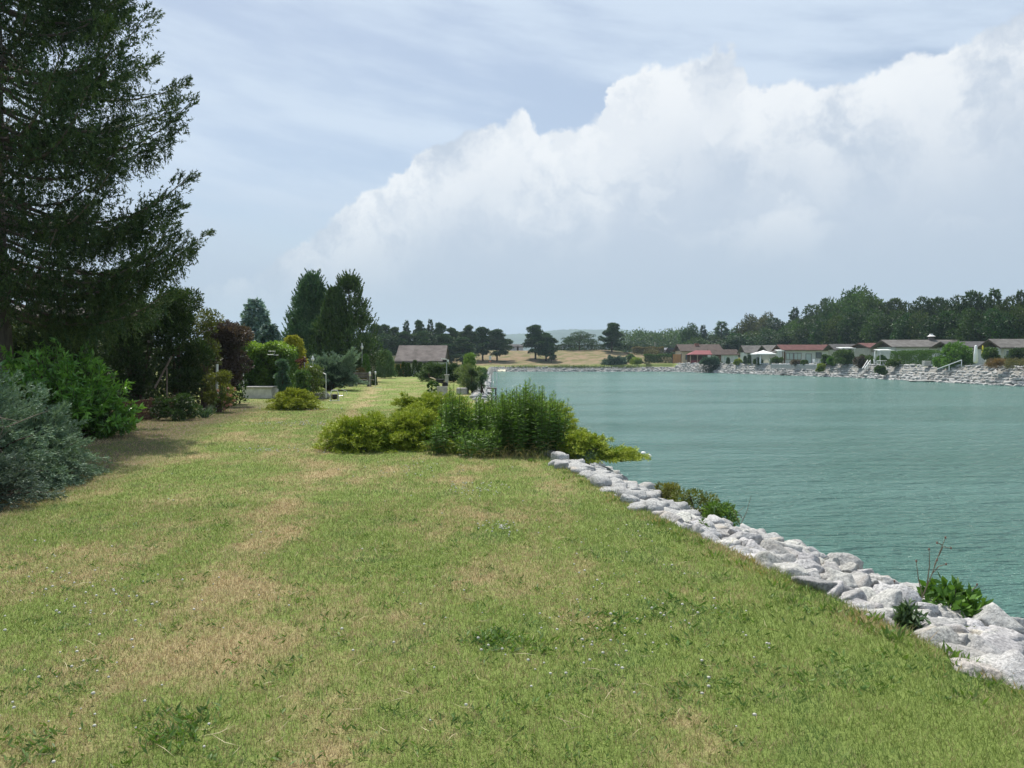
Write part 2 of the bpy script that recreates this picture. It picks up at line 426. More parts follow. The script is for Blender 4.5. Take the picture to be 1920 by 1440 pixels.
# ------------------------------------------------------------------ the ground, lake, hills
WZ = -1.3
_ly = [-300, -30, -5, 0, 2, 3.84, 5.8, 8.3, 12.4, 20, 34, 68, 145, 190, 400]
_lx = [14, 9, 4.75, 3.65, 3.0, 2.45, 2.0, 1.36, .62, -.25, -1.65, -2.8, -4.6, -5.5, -6]
_ry = [-300, 132, 158, 198, 400]
_rx = [56, 56, 51, 39.6, 30]
LAKE_END = 198.0
def xl(y): return np.interp(y, _ly, _lx)
def xr(y): return np.interp(y, _ry, _rx)
def sst(x, a, b):
    t = np.clip((x - a) / (b - a), 0, 1); return t * t * (3 - 2 * t)
def ground_z(x, y):
    x = np.asarray(x, float); y = np.asarray(y, float)
    dl = x - xl(y); dr = xr(y) - x; df = LAKE_END - y
    base = .75 * sst(x, 14, 42) * (y > 40) + 0 * x
    berm = 3.9 * sst(y, 203.5, 236) * (1 - .6 * sst(x, 24, 50)) + .5 * sst(y, 200, 204) * (1 - sst(x, 20, 42))
    berm *= 1 - .92 * sst(y, 280, 420)
    base = base + np.where(x < -45, berm * (1 - .6 * sst(-x, 45, 90)), berm)
    base = base + .05 * np.sin(x * .35 + 1) * np.sin(y * .23) * sst(y, 3, 15)
    base = base + 1.0 * sst(-x - .17 * y, 12, 60) * (1 - sst(y, 180, 220))
    pl = np.interp(dl, [0, .06, .2, .5, 1.2, 1.7, 2.4, 4, 8], [50, 0.0, -.10, -.2, -.42, -.8, -1.45, -2.4, -3])
    pl = np.where(dl <= .0, 99, pl)
    pl = np.where(y > 14, np.interp(dl * (1 + 1.3 * sst(y, 14, 30)), [0, .06, .2, .5, 1.2, 1.7, 2.4, 4, 8], [50, 0.0, -.10, -.2, -.42, -.8, -1.45, -2.4, -3]), pl)
    pl = np.where(dl <= 0, 99, pl)
    pr = np.interp(dr, [-4, -2.0, -1.8, -1.2, 0, 1, 3], [99, 1.2, .72, .3, WZ, -2, -3])
    pf = np.interp(df, [-4, -2.6, -2.2, -1.2, 0, 1, 3], [99, .4, -.1, -.5, WZ, -2, -3])
    bank = np.where((dl > 0) & (dr < 1e9), np.maximum.reduce([np.where(dl > 0, pl, 99), np.where(dr < 4, pr, -9), np.where(df < 4, pf, -9)]), 99)
    return np.minimum(base, bank)

ys = np.concatenate([np.linspace(-120, -4, 24), np.arange(-3, 16, .16), np.geomspace(16.2, 60, 60), np.arange(61, 190, 2.5), np.arange(190, 206, .35), np.arange(207, 262, 2.2), np.geomspace(266, 3950, 40)])
offL = np.concatenate([-np.geomspace(3900, 12.2, 46), -np.arange(12, .6, -.3), np.arange(-.5, 2.8, .09), [3.2, 4, 5]])
ts = np.linspace(.14, .9, 26)
offR = np.concatenate([[6, 4, 3, 2, 1, .5, 0, -.4, -.8, -1.2, -1.6, -1.8, -1.9, -2.05, -3, -4.5, -7], -np.geomspace(10, 3850, 46)])
rows = []
for y in ys:
    a, b = float(xl(y)), float(xr(y))
    rows.append(np.concatenate([a + offL, a + (b - a) * ts, b - offR]))
GX = np.array(rows); GY = np.repeat(ys[:, None], GX.shape[1], 1); GX = np.clip(GX, -3950, 3950)
GZ = ground_z(GX, GY)
nr, nc = GX.shape
idx = np.arange(nr * nc).reshape(nr, nc)
Fq = np.stack([idx[:-1, :-1], idx[:-1, 1:], idx[1:, 1:], idx[1:, :-1]], -1).reshape(-1, 4)
g = np_mesh('ground', np.stack([GX, GY, GZ], -1).reshape(-1, 3), Fq, GROUND, smooth=True)
tag(g, 'mown lawn with dry straw patches, running along the lake to a dry grassy bank', kind='structure')

wy = np.concatenate([np.linspace(-115, 0, 10), np.linspace(4, LAKE_END + .6, 60)])
V = []
for y in wy: V += [(float(xl(y)) + (1.2 if y < 14 else .5), y, WZ), (float(xr(y)) + .3, y, WZ)]
i = np.arange(len(wy) - 1) * 2
g = np_mesh('water', np.array(V), np.stack([i, i + 1, i + 3, i + 2], -1), WATER)
tag(g, 'turquoise lake water with small wind ripples', kind='structure')

rg = np.random.default_rng(5)
def ridge(name, y0, x0, x1, prof, col, label, n=260, thick=500):
    xs = np.linspace(x0, x1, n)
    h = np.interp(xs, [p[0] for p in prof], [p[1] for p in prof])
    ph = rg.random(6) * 9
    h = h + sum(h.max() * .03 / (k + 1) * np.sin(xs * .004 * (1.9 ** k) + ph[k]) for k in range(6)) + rg.normal(0, h.max() * .006, n)
    R_ = [np.stack([xs, np.full(n, y0 + o), np.where(k > 0, h * k, -.5)], -1) for o, k in ((-thick, 0), (-thick * .6, .35), (-thick * .3, .75), (0, 1), (thick * .5, .7), (thick, 0))]
    V = np.concatenate(R_); ix = np.arange(len(R_) * n).reshape(len(R_), n)
    Fq = np.stack([ix[:-1, :-1], ix[:-1, 1:], ix[1:, 1:], ix[1:, :-1]], -1).reshape(-1, 4)
    o = np_mesh(name, V, Fq, mat(name + '_cover', col, .95, .3, .02), smooth=True)
    tag(o, label, kind='structure')
D = 3000
ridge('hills', D, XX(560, D), XX(1500, D), [(XX(560, D), 60), (XX(800, D), 80), (XX(930, D), 92), (XX(990, D), 97), (XX(1060, D), 110), (XX(1110, D), 113), (XX(1150, D), 118), (XX(1230, D), 108), (XX(1290, D), 98), (XX(1500, D), 60)], (.03, .055, .03), 'long wooded hill range fading to blue haze')

# ------------------------------------------------------------------ rocks of the near bank: every one its own thing
def ico(sub):
    import bmesh
    bm = bmesh.new(); bmesh.ops.create_icosphere(bm, subdivisions=sub, radius=1)
    v = np.array([p.co[:] for p in bm.verts]); f = np.array([[q.index for q in p.verts] for p in bm.faces]); bm.free(); return v, f
IC3, IC2, IC2M = ico(4), ico(2), ico(3)
def rock_shape(rg, base, k=11, rough=.018):
    ax = np.array([[1,0,0],[-1,0,0],[0,1,0],[0,-1,0],[0,0,1],[0,0,-1.]])
    v, f = base; n = np.concatenate([unit(ax + rg.normal(0, .3, (6, 3))), sph(rg, k - 3)]); h = np.concatenate([rg.uniform(.62, .84, 6), rg.uniform(.66, .92, k - 3)])
    d = v @ n.T; r = np.where(d > .05, h / np.maximum(d, .05), 9).min(1)
    r = np.minimum(r, 1.3)
    ph = rg.random((5, 3)) * 6; fr = rg.normal(0, 4, (5, 3))
    r = r * (1 + rough * sum(np.sin(v @ fr[i] + ph[i, 0]) for i in range(5)))
    return v * r[:, None], f

rg = np.random.default_rng(21)
def rock_top(dl):  # line of the stone tops over the bank
    return np.interp(dl, [0, .25, .7, 1.2, 1.6], [.0, -.03, -.10, -.22, -.42])
rocks = []
y = 2.7
while y < 8.4:
    s = .198
    wid = 1.5 if y < 7 else (1.5 - (y - 7) * .09)
    dl = .02 + rg.uniform(0, .1)
    while dl < wid:
        big = s * rg.uniform(.72, 1.35)
        rocks.append((y + rg.uniform(-.09, .09), dl + big * .33, big)); dl += big * .80
    y += s * .84
GRP = 'limestone rocks of the bank between lawn and water'
special = {}
def put_rock(x, y, z, size, label=None, tint=None, flat=None, rot=None):
    v, f = rock_shape(rg, IC3, int(rg.integers(8, 14)))
    sc = np.array([rg.uniform(.8, 1.2), rg.uniform(.85, 1.25), flat or rg.uniform(.5, .78)]) * size * .60
    v = v * sc
    a = rot if rot is not None else rg.uniform(0, 6.28); t1, t2 = rg.normal(0, .28, 2)
    M = Matrix.Rotation(a, 3, 'Z') @ Matrix.Rotation(t1, 3, 'X') @ Matrix.Rotation(t2, 3, 'Y')
    v = v @ np.array(M).T
    o = np_mesh('rock', v, f, ROCK, loc=(x, y, z))
    g_ = rg.uniform(.8, 1.22); o.color = (g_, g_ * rg.uniform(.97, 1.0), g_ * rg.uniform(.93, 1.0), 1) if tint is None else (*tint, 1)
    tag(o, label or 'rough pale grey limestone rock wedged among others in the bank beside the lawn', 'rock', GRP if label is None else GRP)
    return o
for (y, dl, s) in rocks:
    x = float(xl(y)) + dl
    o = put_rock(x, y, float(rock_top(dl)) - s * .14 + rg.uniform(-.03, .045), s)
    where = 'in the row that borders the lawn edge' if dl < .3 else ('in the outer row above the water' if dl > .95 else 'in the middle of the stone band')
    o['label'] = ('larger ' if s > .198 else 'smaller ') + 'rough pale grey limestone rock ' + where
for px, py, z, s, tint, lab in ((1878, 1168, -.12, .34, (1.05, 1.05, 1.02), 'light grey upright rock standing against the water at the right end of the bank'),
                                (1908, 1200, -.16, .30, (.9, .9, .9), 'broad grey boulder at the right edge of the picture, below the upright one'),
                                (1562, 1106, -.02, .33, (.62, .62, .62), 'darkest grey blocky rock on the lawn edge of the bank'),
                                (1625, 1146, -.03, .22, (.95, .95, .95), 'rounded grey rock on the lawn edge just below the darkest blocky one'),
                                (1850, 1262, .0, .26, (1.0, .93, .88), 'flat pale rock with a rust brown stain at the lawn edge')):
    d = gd(py, z); put_rock(XX(px, d), d, z - s * .12, s, lab, tint)
# rust stain sheet is inside the material; the rest of the riprap, hundreds of small stones far off, is one mass
def rock_mass(name, pts, label, parent=None):
    VS = []; FS = []; k = 0
    lib = [rock_shape(rg, IC2M, 9) for _ in range(12)]
    for (x, y, z, s, fl) in pts:
        v, f = lib[rg.integers(12)]
        a = rg.uniform(0, 6.28); c_, s_ = math.cos(a), math.sin(a)
        v = v @ np.array([[c_, -s_, 0], [s_, c_, 0], [0, 0, 1]]) * np.array([s * .62, s * .62, s * fl])
        VS.append(v + (x, y, z)); FS.append(f + k); k += len(v)
    o = np_mesh(name, np.concatenate(VS), np.concatenate(FS), ROCK)
    o.color = (.92, .92, .91, 1)
    return tag(o, label, 'rocks', kind='stuff')
pts = []
y = 8.4
while y < 120:
    s = .23 if y < 13 else (.27 if y < 20 else .36)
    kk = float(1 + 1.3 * sst(y, 14, 30))
    for dl in np.arange(.08, 1.9 / kk if y > 14 else 1.35, s * .85):
        if rg.random() < .92: pts.append((float(xl(y)) + dl + rg.uniform(-.08, .08), y + rg.uniform(-.1, .1), float(np.interp(dl * kk, [0, .5, 1.2, 2.0], [.02, -.1, -.4, -1.0])) + rg.uniform(-.05, .06), s * rg.uniform(.8, 1.3), .38))
    y += s * (.85 if y < 30 else 1.5)
for y in np.arange(2.5, 14, .36):
    for dl in (1.75, 2.1, 2.4): pts.append((float(xl(y)) + dl, y, float(np.interp(dl, [1.6, 2.4], [-.55, -1.25])), .42, .4))
rock_mass('shore_rocks', pts, 'small grey stones of the near bank where it runs away past the golden juniper')
pts = []
for y in np.arange(84, 199, .46):
    for q in np.linspace(0, 1, 7):
        if rg.random() < .1: continue
        x = float(xr(y)) + 2.0 * q - .1 + rg.uniform(-.1, .1)
        pts.append((x, y + rg.uniform(-.2, .2), WZ + 2.05 * q + rg.uniform(-.06, .1), rg.uniform(.42, .85) * (.85 if q > .3 else 1.1), .33))
for x in np.arange(-6, 41, .42):
    for q in np.linspace(0, 1, 4):
        if rg.random() < .25 and q > .2: continue
        pts.append((x + rg.uniform(-.2, .2), LAKE_END + 1.9 * q + rg.uniform(-.2, .2), WZ + 1.0 * q + rg.uniform(-.05, .12), rg.uniform(.35, .8), .34))
rock_mass('bank_rocks', pts, 'stacked pale stones forming the far shore of the lake')

# ------------------------------------------------------------------ grass
rg = np.random.default_rng(3)
def strew(n, y0, y1, xa, xb, power=1.0):
    """random spots between two distances, denser towards the camera"""
    u = rg.random(n); y = (y0 ** (2 - power) + u * (y1 ** (2 - power) - y0 ** (2 - power))) ** (1 / (2 - power)) if power != 2 else y0 * (y1 / y0) ** u
    x = rg.random(n) * (xb(y) - xa(y)) + xa(y)
    return x, y
P = []
for n, y0, y1 in ((560000, 2.1, 9), (280000, 9, 26), (70000, 26, 60)):
    x, y = strew(n, y0, y1, lambda y: -.70 * y - 3.2, lambda y: np.minimum(.72 * y + 2.2, xl(y) + .07), 2)
    P.append(np.stack([x, y], 1))
P = np.concatenate(P); n = len(P)
zz = ground_z(P[:, 0], P[:, 1])
keep = zz > -.3; P = P[keep]; zz = zz[keep]; n = len(P)
dist = P[:, 1]
h = (.012 + .020 * rg.random(n)) * (1 + .5 * (rg.random(n) < .06)) * np.interp(dist, [3, 10, 26, 60], [1, 1.05, 1.15, 1.4])
nearedge = np.abs(P[:, 0] - xl(P[:, 1])) < .16
h = h * np.where(nearedge & (rg.random(n) < .35), 1.9, 1)
wd = np.interp(dist, [3, 10, 26, 60], [.0031, .0080, .015, .026]) * rg.uniform(.7, 1.3, n)
ang = rg.random(n) * 6.283; lean = rg.normal(0, .9, n) * h
bx, by = np.cos(ang) * wd / 2, np.sin(ang) * wd / 2
la = rg.random(n) * 6.283
V = np.empty((n, 3, 3), np.float32)
V[:, 0] = np.stack([P[:, 0] - bx, P[:, 1] - by, zz - .004], 1)
V[:, 1] = np.stack([P[:, 0] + bx, P[:, 1] + by, zz - .004], 1)
V[:, 2] = np.stack([P[:, 0] + np.cos(la) * lean, P[:, 1] + np.sin(la) * lean, zz + h], 1)
Cc = np.repeat(np.stack([rg.random(n), rg.random(n), rg.random(n)], 1), 3, 0)
o = np_mesh('grass', V.reshape(-1, 3), np.arange(3 * n).reshape(n, 3), GRASS, Cc)
tag(o, 'short mown grass blades, green mixed with straw', 'grass', kind='stuff')

# weeds with broad leaves, clover heads, straw wisps: nobody could count them
L = Leaves(4); rg2 = L.rng
def rosettes(px0, px1, py0, py1, n, col, leafl=.07, k=(5, 14)):
    for _ in range(n):
        d = gd(rg2.uniform(py0, py1)); x = XX(rg2.uniform(px0, px1), d)
        if x > xl(d) - .02: continue
        m = int(rg2.integers(*k)); a = rg2.random(m) * 6.28
        D_ = np.stack([np.cos(a), np.sin(a), rg2.uniform(.25, 1.1, m)], 1)
        ll = leafl * rg2.uniform(.6, 1.2) * np.interp(d, [3, 12], [1, 1.3])
        L.add(np.repeat([[x, d, float(ground_z(x, d)) + .004]], m, 0) + rg2.normal(0, ll * .8, (m, 3)) * (1, 1, 0), D_, ll * .8, ll * .2, np.array(col) * rg2.uniform(.7, 1.25, (m, 1)))
DG = (.11, .20, .045)
rosettes(0, 1400, 900, 1440, 420, DG, .045)
rosettes(240, 380, 1340, 1400, 14, DG, .06, (10, 22)); rosettes(900, 1040, 1190, 1225, 16, DG, .07, (8, 18)); rosettes(1050, 1330, 1120, 1230, 26, (.08, .17, .035), .065)
rosettes(1280, 1900, 1000, 1330, 150, DG, .05); rosettes(0, 90, 1370, 1440, 12, DG, .06)
for t_ in np.linspace(2.9, 12.5, 130):   # taller growth along the stones
    x = float(xl(t_)) - abs(rg2.normal(0, .13)) + .02; m = int(rg2.integers(6, 18)); a = rg2.random(m) * 6.28
    dry = rg2.random() < .45
    c = np.array((.42, .32, .18) if dry else (.14, .24, .05)) * rg2.uniform(.7, 1.2, (m, 1)); ll = rg2.uniform(.04, .10)
    L.add(np.repeat([[x, t_, -.01]], m, 0) + rg2.normal(0, .04, (m, 3)) * (1, 1, 0), np.stack([np.cos(a), np.sin(a), rg2.uniform(.5, 2, m)], 1), ll, ll * (.1 if dry else .2), c)
m = 260; d = rg2.uniform(3.1, 7, m); x = rg2.uniform(-.6, .35, m) * d; a = rg2.random(m) * 6.28
L.add(np.stack([x, d, np.full(m, .03)], 1), np.stack([np.cos(a), np.sin(a), rg2.uniform(-.05, .25, m)], 1), rg2.uniform(.06, .16, m), .003, (.55, .47, .30))
o = L.build('weeds', LEAF); tag(o, 'broad leaved weeds and loose straw in the lawn', 'weeds', kind='stuff')
# clover heads
cl = []
def clover(px, py, rx, ry, n):
    for _ in range(n):
        d = gd(py + rg2.normal(0, ry)); x = XX(px + rg2.normal(0, rx), d)
        if 2.5 < d < 30 and x < xl(d) - .1: cl.append((x, d, float(ground_z(x, d)) + rg2.uniform(.03, .06), rg2.uniform(.0045, .0105) * np.interp(d, [3, 9, 25], [1, 1.05, 2.0])))
for a in ((150, 1120, 90, 35, 60), (890, 925, 35, 7, 60), (935, 998, 28, 8, 45), (1180, 1180, 130, 70, 75), (570, 800, 55, 3.5, 130), (500, 848, 30, 3, 50), (620, 835, 40, 10, 60), (780, 880, 60, 12, 50),
          (960, 1250, 120, 60, 22), (130, 1310, 90, 60, 28), (700, 1100, 500, 160, 70), (560, 770, 50, 3, 40), (1160, 1010, 50, 20, 16)): clover(*a)
v0, f0 = ico(1); VS = np.concatenate([v0 * (s, s, s * .8) + (x, y, z) for x, y, z, s in cl]); FS = np.concatenate([f0 + i * len(v0) for i in range(len(cl))])
o = np_mesh('clover_flowers', VS, FS, mat('clover_white', (.50, .49, .43), .9, .2, 90)); tag(o, 'small white clover heads scattered in the lawn', 'flowers', kind='stuff')
# ------------------------------------------------------------------ plant builders
def c3(a, b, rg, n):
    """n colours between a and b"""
    k = rg.random((n, 1)); return np.array(a) * (1 - k) + np.array(b) * k

def arching(L, nb, rx, ry, H, ca, cb, e0=8, e1=75, m=26, n=7, ll=.06, lw=.012, droop=.25, spread=.35, az=(0, 360), fr=.25, wood=None, base=(0, 0, 0), tips=None, lat=.12, up=.15, side=.55):
    """boughs arching out from a base, feathered with short sprays"""
    rg = L.rng
    for _ in range(nb):
        a = R(rg.uniform(*az)); e = R(rg.uniform(e0, e1)); ce, se = math.cos(e), math.sin(e)
        Lb = rg.uniform(.72, 1.06) / math.sqrt((ce * math.cos(a) / rx) ** 2 + (ce * math.sin(a) / ry) ** 2 + (se / H) ** 2)
        t = fr + (1 - fr) * rg.random(m) ** .75
        def pos(t):
            zz = se * t + droop * (t - t * t) - droop * .45 * t ** 3
            return np.stack([ce * math.cos(a) * t, ce * math.sin(a) * t, zz], 1) * Lb + base
        p = pos(t); q = pos(t + .03); D_ = unit(q - p)
        r_ = rg.normal(0, 1, (m, 3)); wd = lat * Lb * (1.15 - t)[:, None]
        sd = rg.choice([-1, 1], m)[:, None] * np.array([-math.sin(a), math.cos(a), 0])
        P_ = p + sd * np.abs(rg.normal(0, 1, (m, 1))) * wd + r_ * wd * .35
        P_[:, 2] = np.maximum(P_[:, 2], .03)
        Dp = D_ + sd * side + r_ * .25 + (0, 0, up)
        col = c3(ca, cb, rg, m) * rg.uniform(.82, 1.18)
        if tips is not None:
            k = ((t > .78)[:, None]) * .7; col = col * (1 - k) + np.array(tips) * k
        L.spray(P_, Dp, n, ll, lw, col, spread=spread, along=ll * 1.3)
        if wood is not None and rg.random() < .6:
            tt = np.linspace(0, .85, 6); wood.tube(pos(tt), list(np.linspace(.02, .004, 6) * (.6 + .5 * Lb)), 5, False)
    return L

def clumps(L, C, r, ca, cb, per=260, n=1, ll=.1, lw=.05, flat=.75, up=.35, spread=.6, shell=.55, cv=.22, dens=True):
    """leaf clumps: centres C (k,3), radii r (k,)"""
    rg = L.rng
    for c, rr in zip(C, r):
        m = int(per * (rr / np.mean(r)) ** 2) if dens else per
        d = sph(rg, m); lump = 1 + .16 * np.sin(d @ rg.normal(0, 3, 3) + rg.random() * 6) + .1 * np.sin(d @ rg.normal(0, 6, 3))
        rad = (shell + (1 - shell) * rg.random(m) ** .6) * lump
        P_ = c + d * rad[:, None] * np.array([rr, rr, rr * flat])
        col = c3(ca, cb, rg, m) * (1 + cv * rg.uniform(-1, 1))
        L.spray(P_, d + (0, 0, up), n, ll, lw, col, spread=spread, along=ll * .4)
    return L

def limbs(mb, base, C, r0, h0, rg, k=10, n=6):
    for c in list(C)[:k]:
        s = Vector((base[0], base[1], base[2] + h0 * rg.uniform(.5, 1))); e = Vector(c)
        mid = s.lerp(e, .5) + Vector((rg.normal(0, .05), rg.normal(0, .05), -.04)) * (e - s).length
        mb.tube([s, mid, e], [r0 * .5, r0 * .3, r0 * .1], n, False)

def tree(name, seed, H, Rr, kind, ca, cb, leaf=.3, per=150, nc=26, th=.2, bark=None, trunk_r=None, density=1.0, pw=.85):
    """prototype tree of height H: Empty with trunk and crown at the origin"""
    root = bpy.data.objects.new(name, None); COL.objects.link(root)
    L = Leaves(seed); rg = L.rng; mb = MB()
    tr = trunk_r or H * .018
    k = int(nc * density)
    if kind == 'round':
        z0 = H * th; hz = (H - z0) / 2; d = sph(rg, k); rad = rg.uniform(.35, .86, k)[:, None]
        C = d * rad * (Rr, Rr, hz) + (0, 0, z0 + hz)
        clumps(L, C, rg.uniform(.24, .42, k) * Rr, ca, cb, per, 1, leaf, leaf * .5, .8)
        mb.tube([(0, 0, 0), (rg.normal(0, .1), 0, z0), (rg.normal(0, .2), rg.normal(0, .2), z0 + hz), (0, 0, H * .9)], [tr * 1.3, tr, tr * .6, tr * .1], 8)
        limbs(mb, (0, 0, z0 * .8), C, tr, hz, rg, 9)
    elif kind == 'pine':
        z0 = H * th; zs = rg.random(k) ** .8; prof = np.where(zs < .25, .55 + 1.8 * zs, np.clip((1.02 - zs) / .77, .05, 1) ** .62)
        a = rg.random(k) * 6.283; rr = Rr * prof * rg.uniform(.15, 1.18, k)
        C = np.stack([np.cos(a) * rr, np.sin(a) * rr, z0 + zs * (H - z0) * .93], 1)
        clumps(L, C, rg.uniform(.10, .30, k) * Rr, ca, cb, per, 2, leaf, leaf * .36, .5, .8, .6, .3)
        mb.tube([(0, 0, 0), (rg.normal(0, .15), 0, H * .4), (rg.normal(0, .2), rg.normal(0, .2), H * .92)], [tr * 1.3, tr, tr * .2], 8)
        limbs(mb, (0, 0, z0), C, tr, H * .45, rg, 14)
    elif kind == 'umbrella':
        z0 = H * th; a = rg.random(k) * 6.283; q = rg.random(k) ** .5
        C = np.stack([np.cos(a) * Rr * q, np.sin(a) * Rr * q, z0 + (H - z0) * (.12 + .72 * (1 - q ** 2.2) * rg.uniform(.5, 1, k))], 1)
        clumps(L, C, rg.uniform(.17, .30, k) * Rr, ca, cb, per, 2, leaf, leaf * .3, .5, .8, .55, .3)
        for s_ in range(3): mb.tube([(rg.normal(0, .3), 0, 0), (rg.normal(0, .4), 0, H * .4), (rg.normal(0, 1), rg.normal(0, .6), H * .75)], [tr, tr * .8, tr * .2], 7)
        limbs(mb, (0, 0, z0), C, tr, H * .4, rg, 16)
    elif kind == 'spire':       # spruce or fir
        z = H * th * .5; i = 0
        while z < H * .985:
            rz = Rr * (1 - z / H) ** pw + .04 * Rr
            for b in range(max(4, int(9 * density * (1 - z / H * .5)))):
                a = rg.random() * 6.283; ln = rz * rg.uniform(.7, 1.12); m = max(4, int(per / 10 * ln / Rr) + 3)
                t = .15 + .85 * rg.random(m) ** .7
                P_ = np.stack([np.cos(a) * ln * t, np.sin(a) * ln * t, z - .22 * ln * t + .16 * ln * t ** 3 + rg.normal(0, .05, m) * rz], 1)
                wd = (ln * .22 * (1.1 - t))[:, None]
                P_ += rg.normal(0, 1, (m, 3)) * wd * (1, 1, .25)
                D_ = np.stack([np.full(m, np.cos(a)), np.full(m, np.sin(a)), np.full(m, -.15)], 1) + rg.normal(0, .4, (m, 3))
                L.spray(P_, D_, 4, leaf, leaf * .42, c3(ca, cb, rg, m) * rg.uniform(.75, 1.25), .45, leaf * .4)
            z += H * .03
        mb.tube([(0, 0, 0), (0, 0, H * .5), (0, 0, H)], [tr * 1.3, tr * .8, tr * .08], 8)
    elif kind == 'plume':       # sequoia, cypress: ascending plumes packed in a cone or egg
        z = th * H
        for i in range(k):
            zs = rg.random() ** 1.15; z = H * th + zs * H * (1 - th) * .93
            rz = Rr * min(1, (1 - zs) ** .75 * 1.08 + .06); a = rg.random() * 6.283; q = rg.uniform(.3, .95)
            c = np.array([[math.cos(a) * rz * q, math.sin(a) * rz * q, z]])
            clumps(L, c, np.array([rg.uniform(.20, .40) * Rr * (1 - .45 * zs)]), ca, cb, per, 2, leaf, leaf * .3, 1.15, 1.0, .35, .4, dens=False)
        m = 210; zs = rg.random(m) ** .9; a = rg.random(m) * 6.283; rz = Rr * np.minimum(1, (1 - zs) ** .75 * 1.05 + .05) * rg.uniform(.85, 1.05, m)   # loose plume tips past the outline
        base = np.stack([np.cos(a) * rz, np.sin(a) * rz, H * th + zs * H * (1 - th) * .95], 1); dr_ = np.stack([np.cos(a) * .55, np.sin(a) * .55, np.full(m, 1.0)], 1)
        for q in np.linspace(0, 1, 9):
            L.spray(base + dr_ * q * .27 * Rr, dr_, 3, leaf * (1 - .4 * q), leaf * .3, c3(ca, cb, rg, m), .5 * (1 - q) + .15, leaf * .3)
        mb.tube([(0, 0, 0), (0, 0, H * .5), (0, 0, H * .95)], [tr * 1.3, tr * .8, tr * .1], 8)
    mb.build('trunk', bark or BARK, root, True)
    L.build('crown', LEAF if kind == 'round' else NEEDLE, root)
    return root

def place(proto, x, y, z, sx, sz, rz, label, cat, group=None, color=None, first=False, name=None):
    o = proto if first else copy_tree(proto)
    o.location = (x, y, z); o.scale = (sx, sx, sz); o.rotation_euler = (0, 0, rz)
    tag(o, label, cat, group)
    if color is not None:
        for ch in o.children:
            if ch.name.startswith('crown') or ch.name.startswith('foliage'): ch.color = (*color, 1)
    return o

def shrub(name, x, y, z, rx, ry, H, ca, cb, label, cat='shrub', seed=1, nc=16, per=140, ll=.09, lw=.04, group=None, m=None, up=.35, spread=.6, stems=True, n=1, flat=.8, trans=None, bottom=.25):
    root = empty(name, (x, y, z), label, cat, group)
    L = Leaves(seed); rg = L.rng
    zf = rg.uniform(bottom * .6, .86, nc); zf[:max(2, nc // 6)] = rg.uniform(.7, .88, max(2, nc // 6)); a = rg.random(nc) * 6.283; q = rg.random(nc) ** .5 * .92 * np.sqrt(np.clip(1 - zf ** 3, 0, 1))
    C = np.stack([np.cos(a) * q * rx, np.sin(a) * q * ry, zf * H], 1)
    r = rg.uniform(.18, .46, nc) * min(rx, ry, H * .55) * 1.15; C[:, 2] = np.minimum(C[:, 2], H - r * flat * .9)
    clumps(L, C, r, ca, cb, per, n, ll, lw, flat, up, spread)
    L.P = [np.maximum(p, (-1e9, -1e9, .01)) for p in L.P]
    L.build('foliage', m or LEAF, root)
    if stems:
        mb = MB()
        for c in C[:8]:
            mb.tube([(rg.normal(0, .05), rg.normal(0, .05), -.03), (c[0] * .4, c[1] * .4, c[2] * .5), tuple(c)], [.02 * H ** .5, .014 * H ** .5, .006], 5, False)
        mb.build('stems', BARK, root)
    return root

def pal(name):
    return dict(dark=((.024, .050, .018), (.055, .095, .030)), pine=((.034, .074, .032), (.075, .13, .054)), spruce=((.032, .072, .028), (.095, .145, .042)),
                blue=((.16, .26, .24), (.28, .38, .36)), mid=((.045, .095, .022), (.095, .155, .036)), lime=((.12, .19, .025), (.25, .30, .045)),
                gold=((.15, .19, .02), (.33, .34, .045)), purple=((.05, .036, .034), (.095, .068, .062)), sage=((.10, .165, .115), (.19, .27, .20)),
                bright=((.06, .15, .02), (.13, .25, .04)), rust=((.16, .095, .045), (.26, .18, .08)))[name]
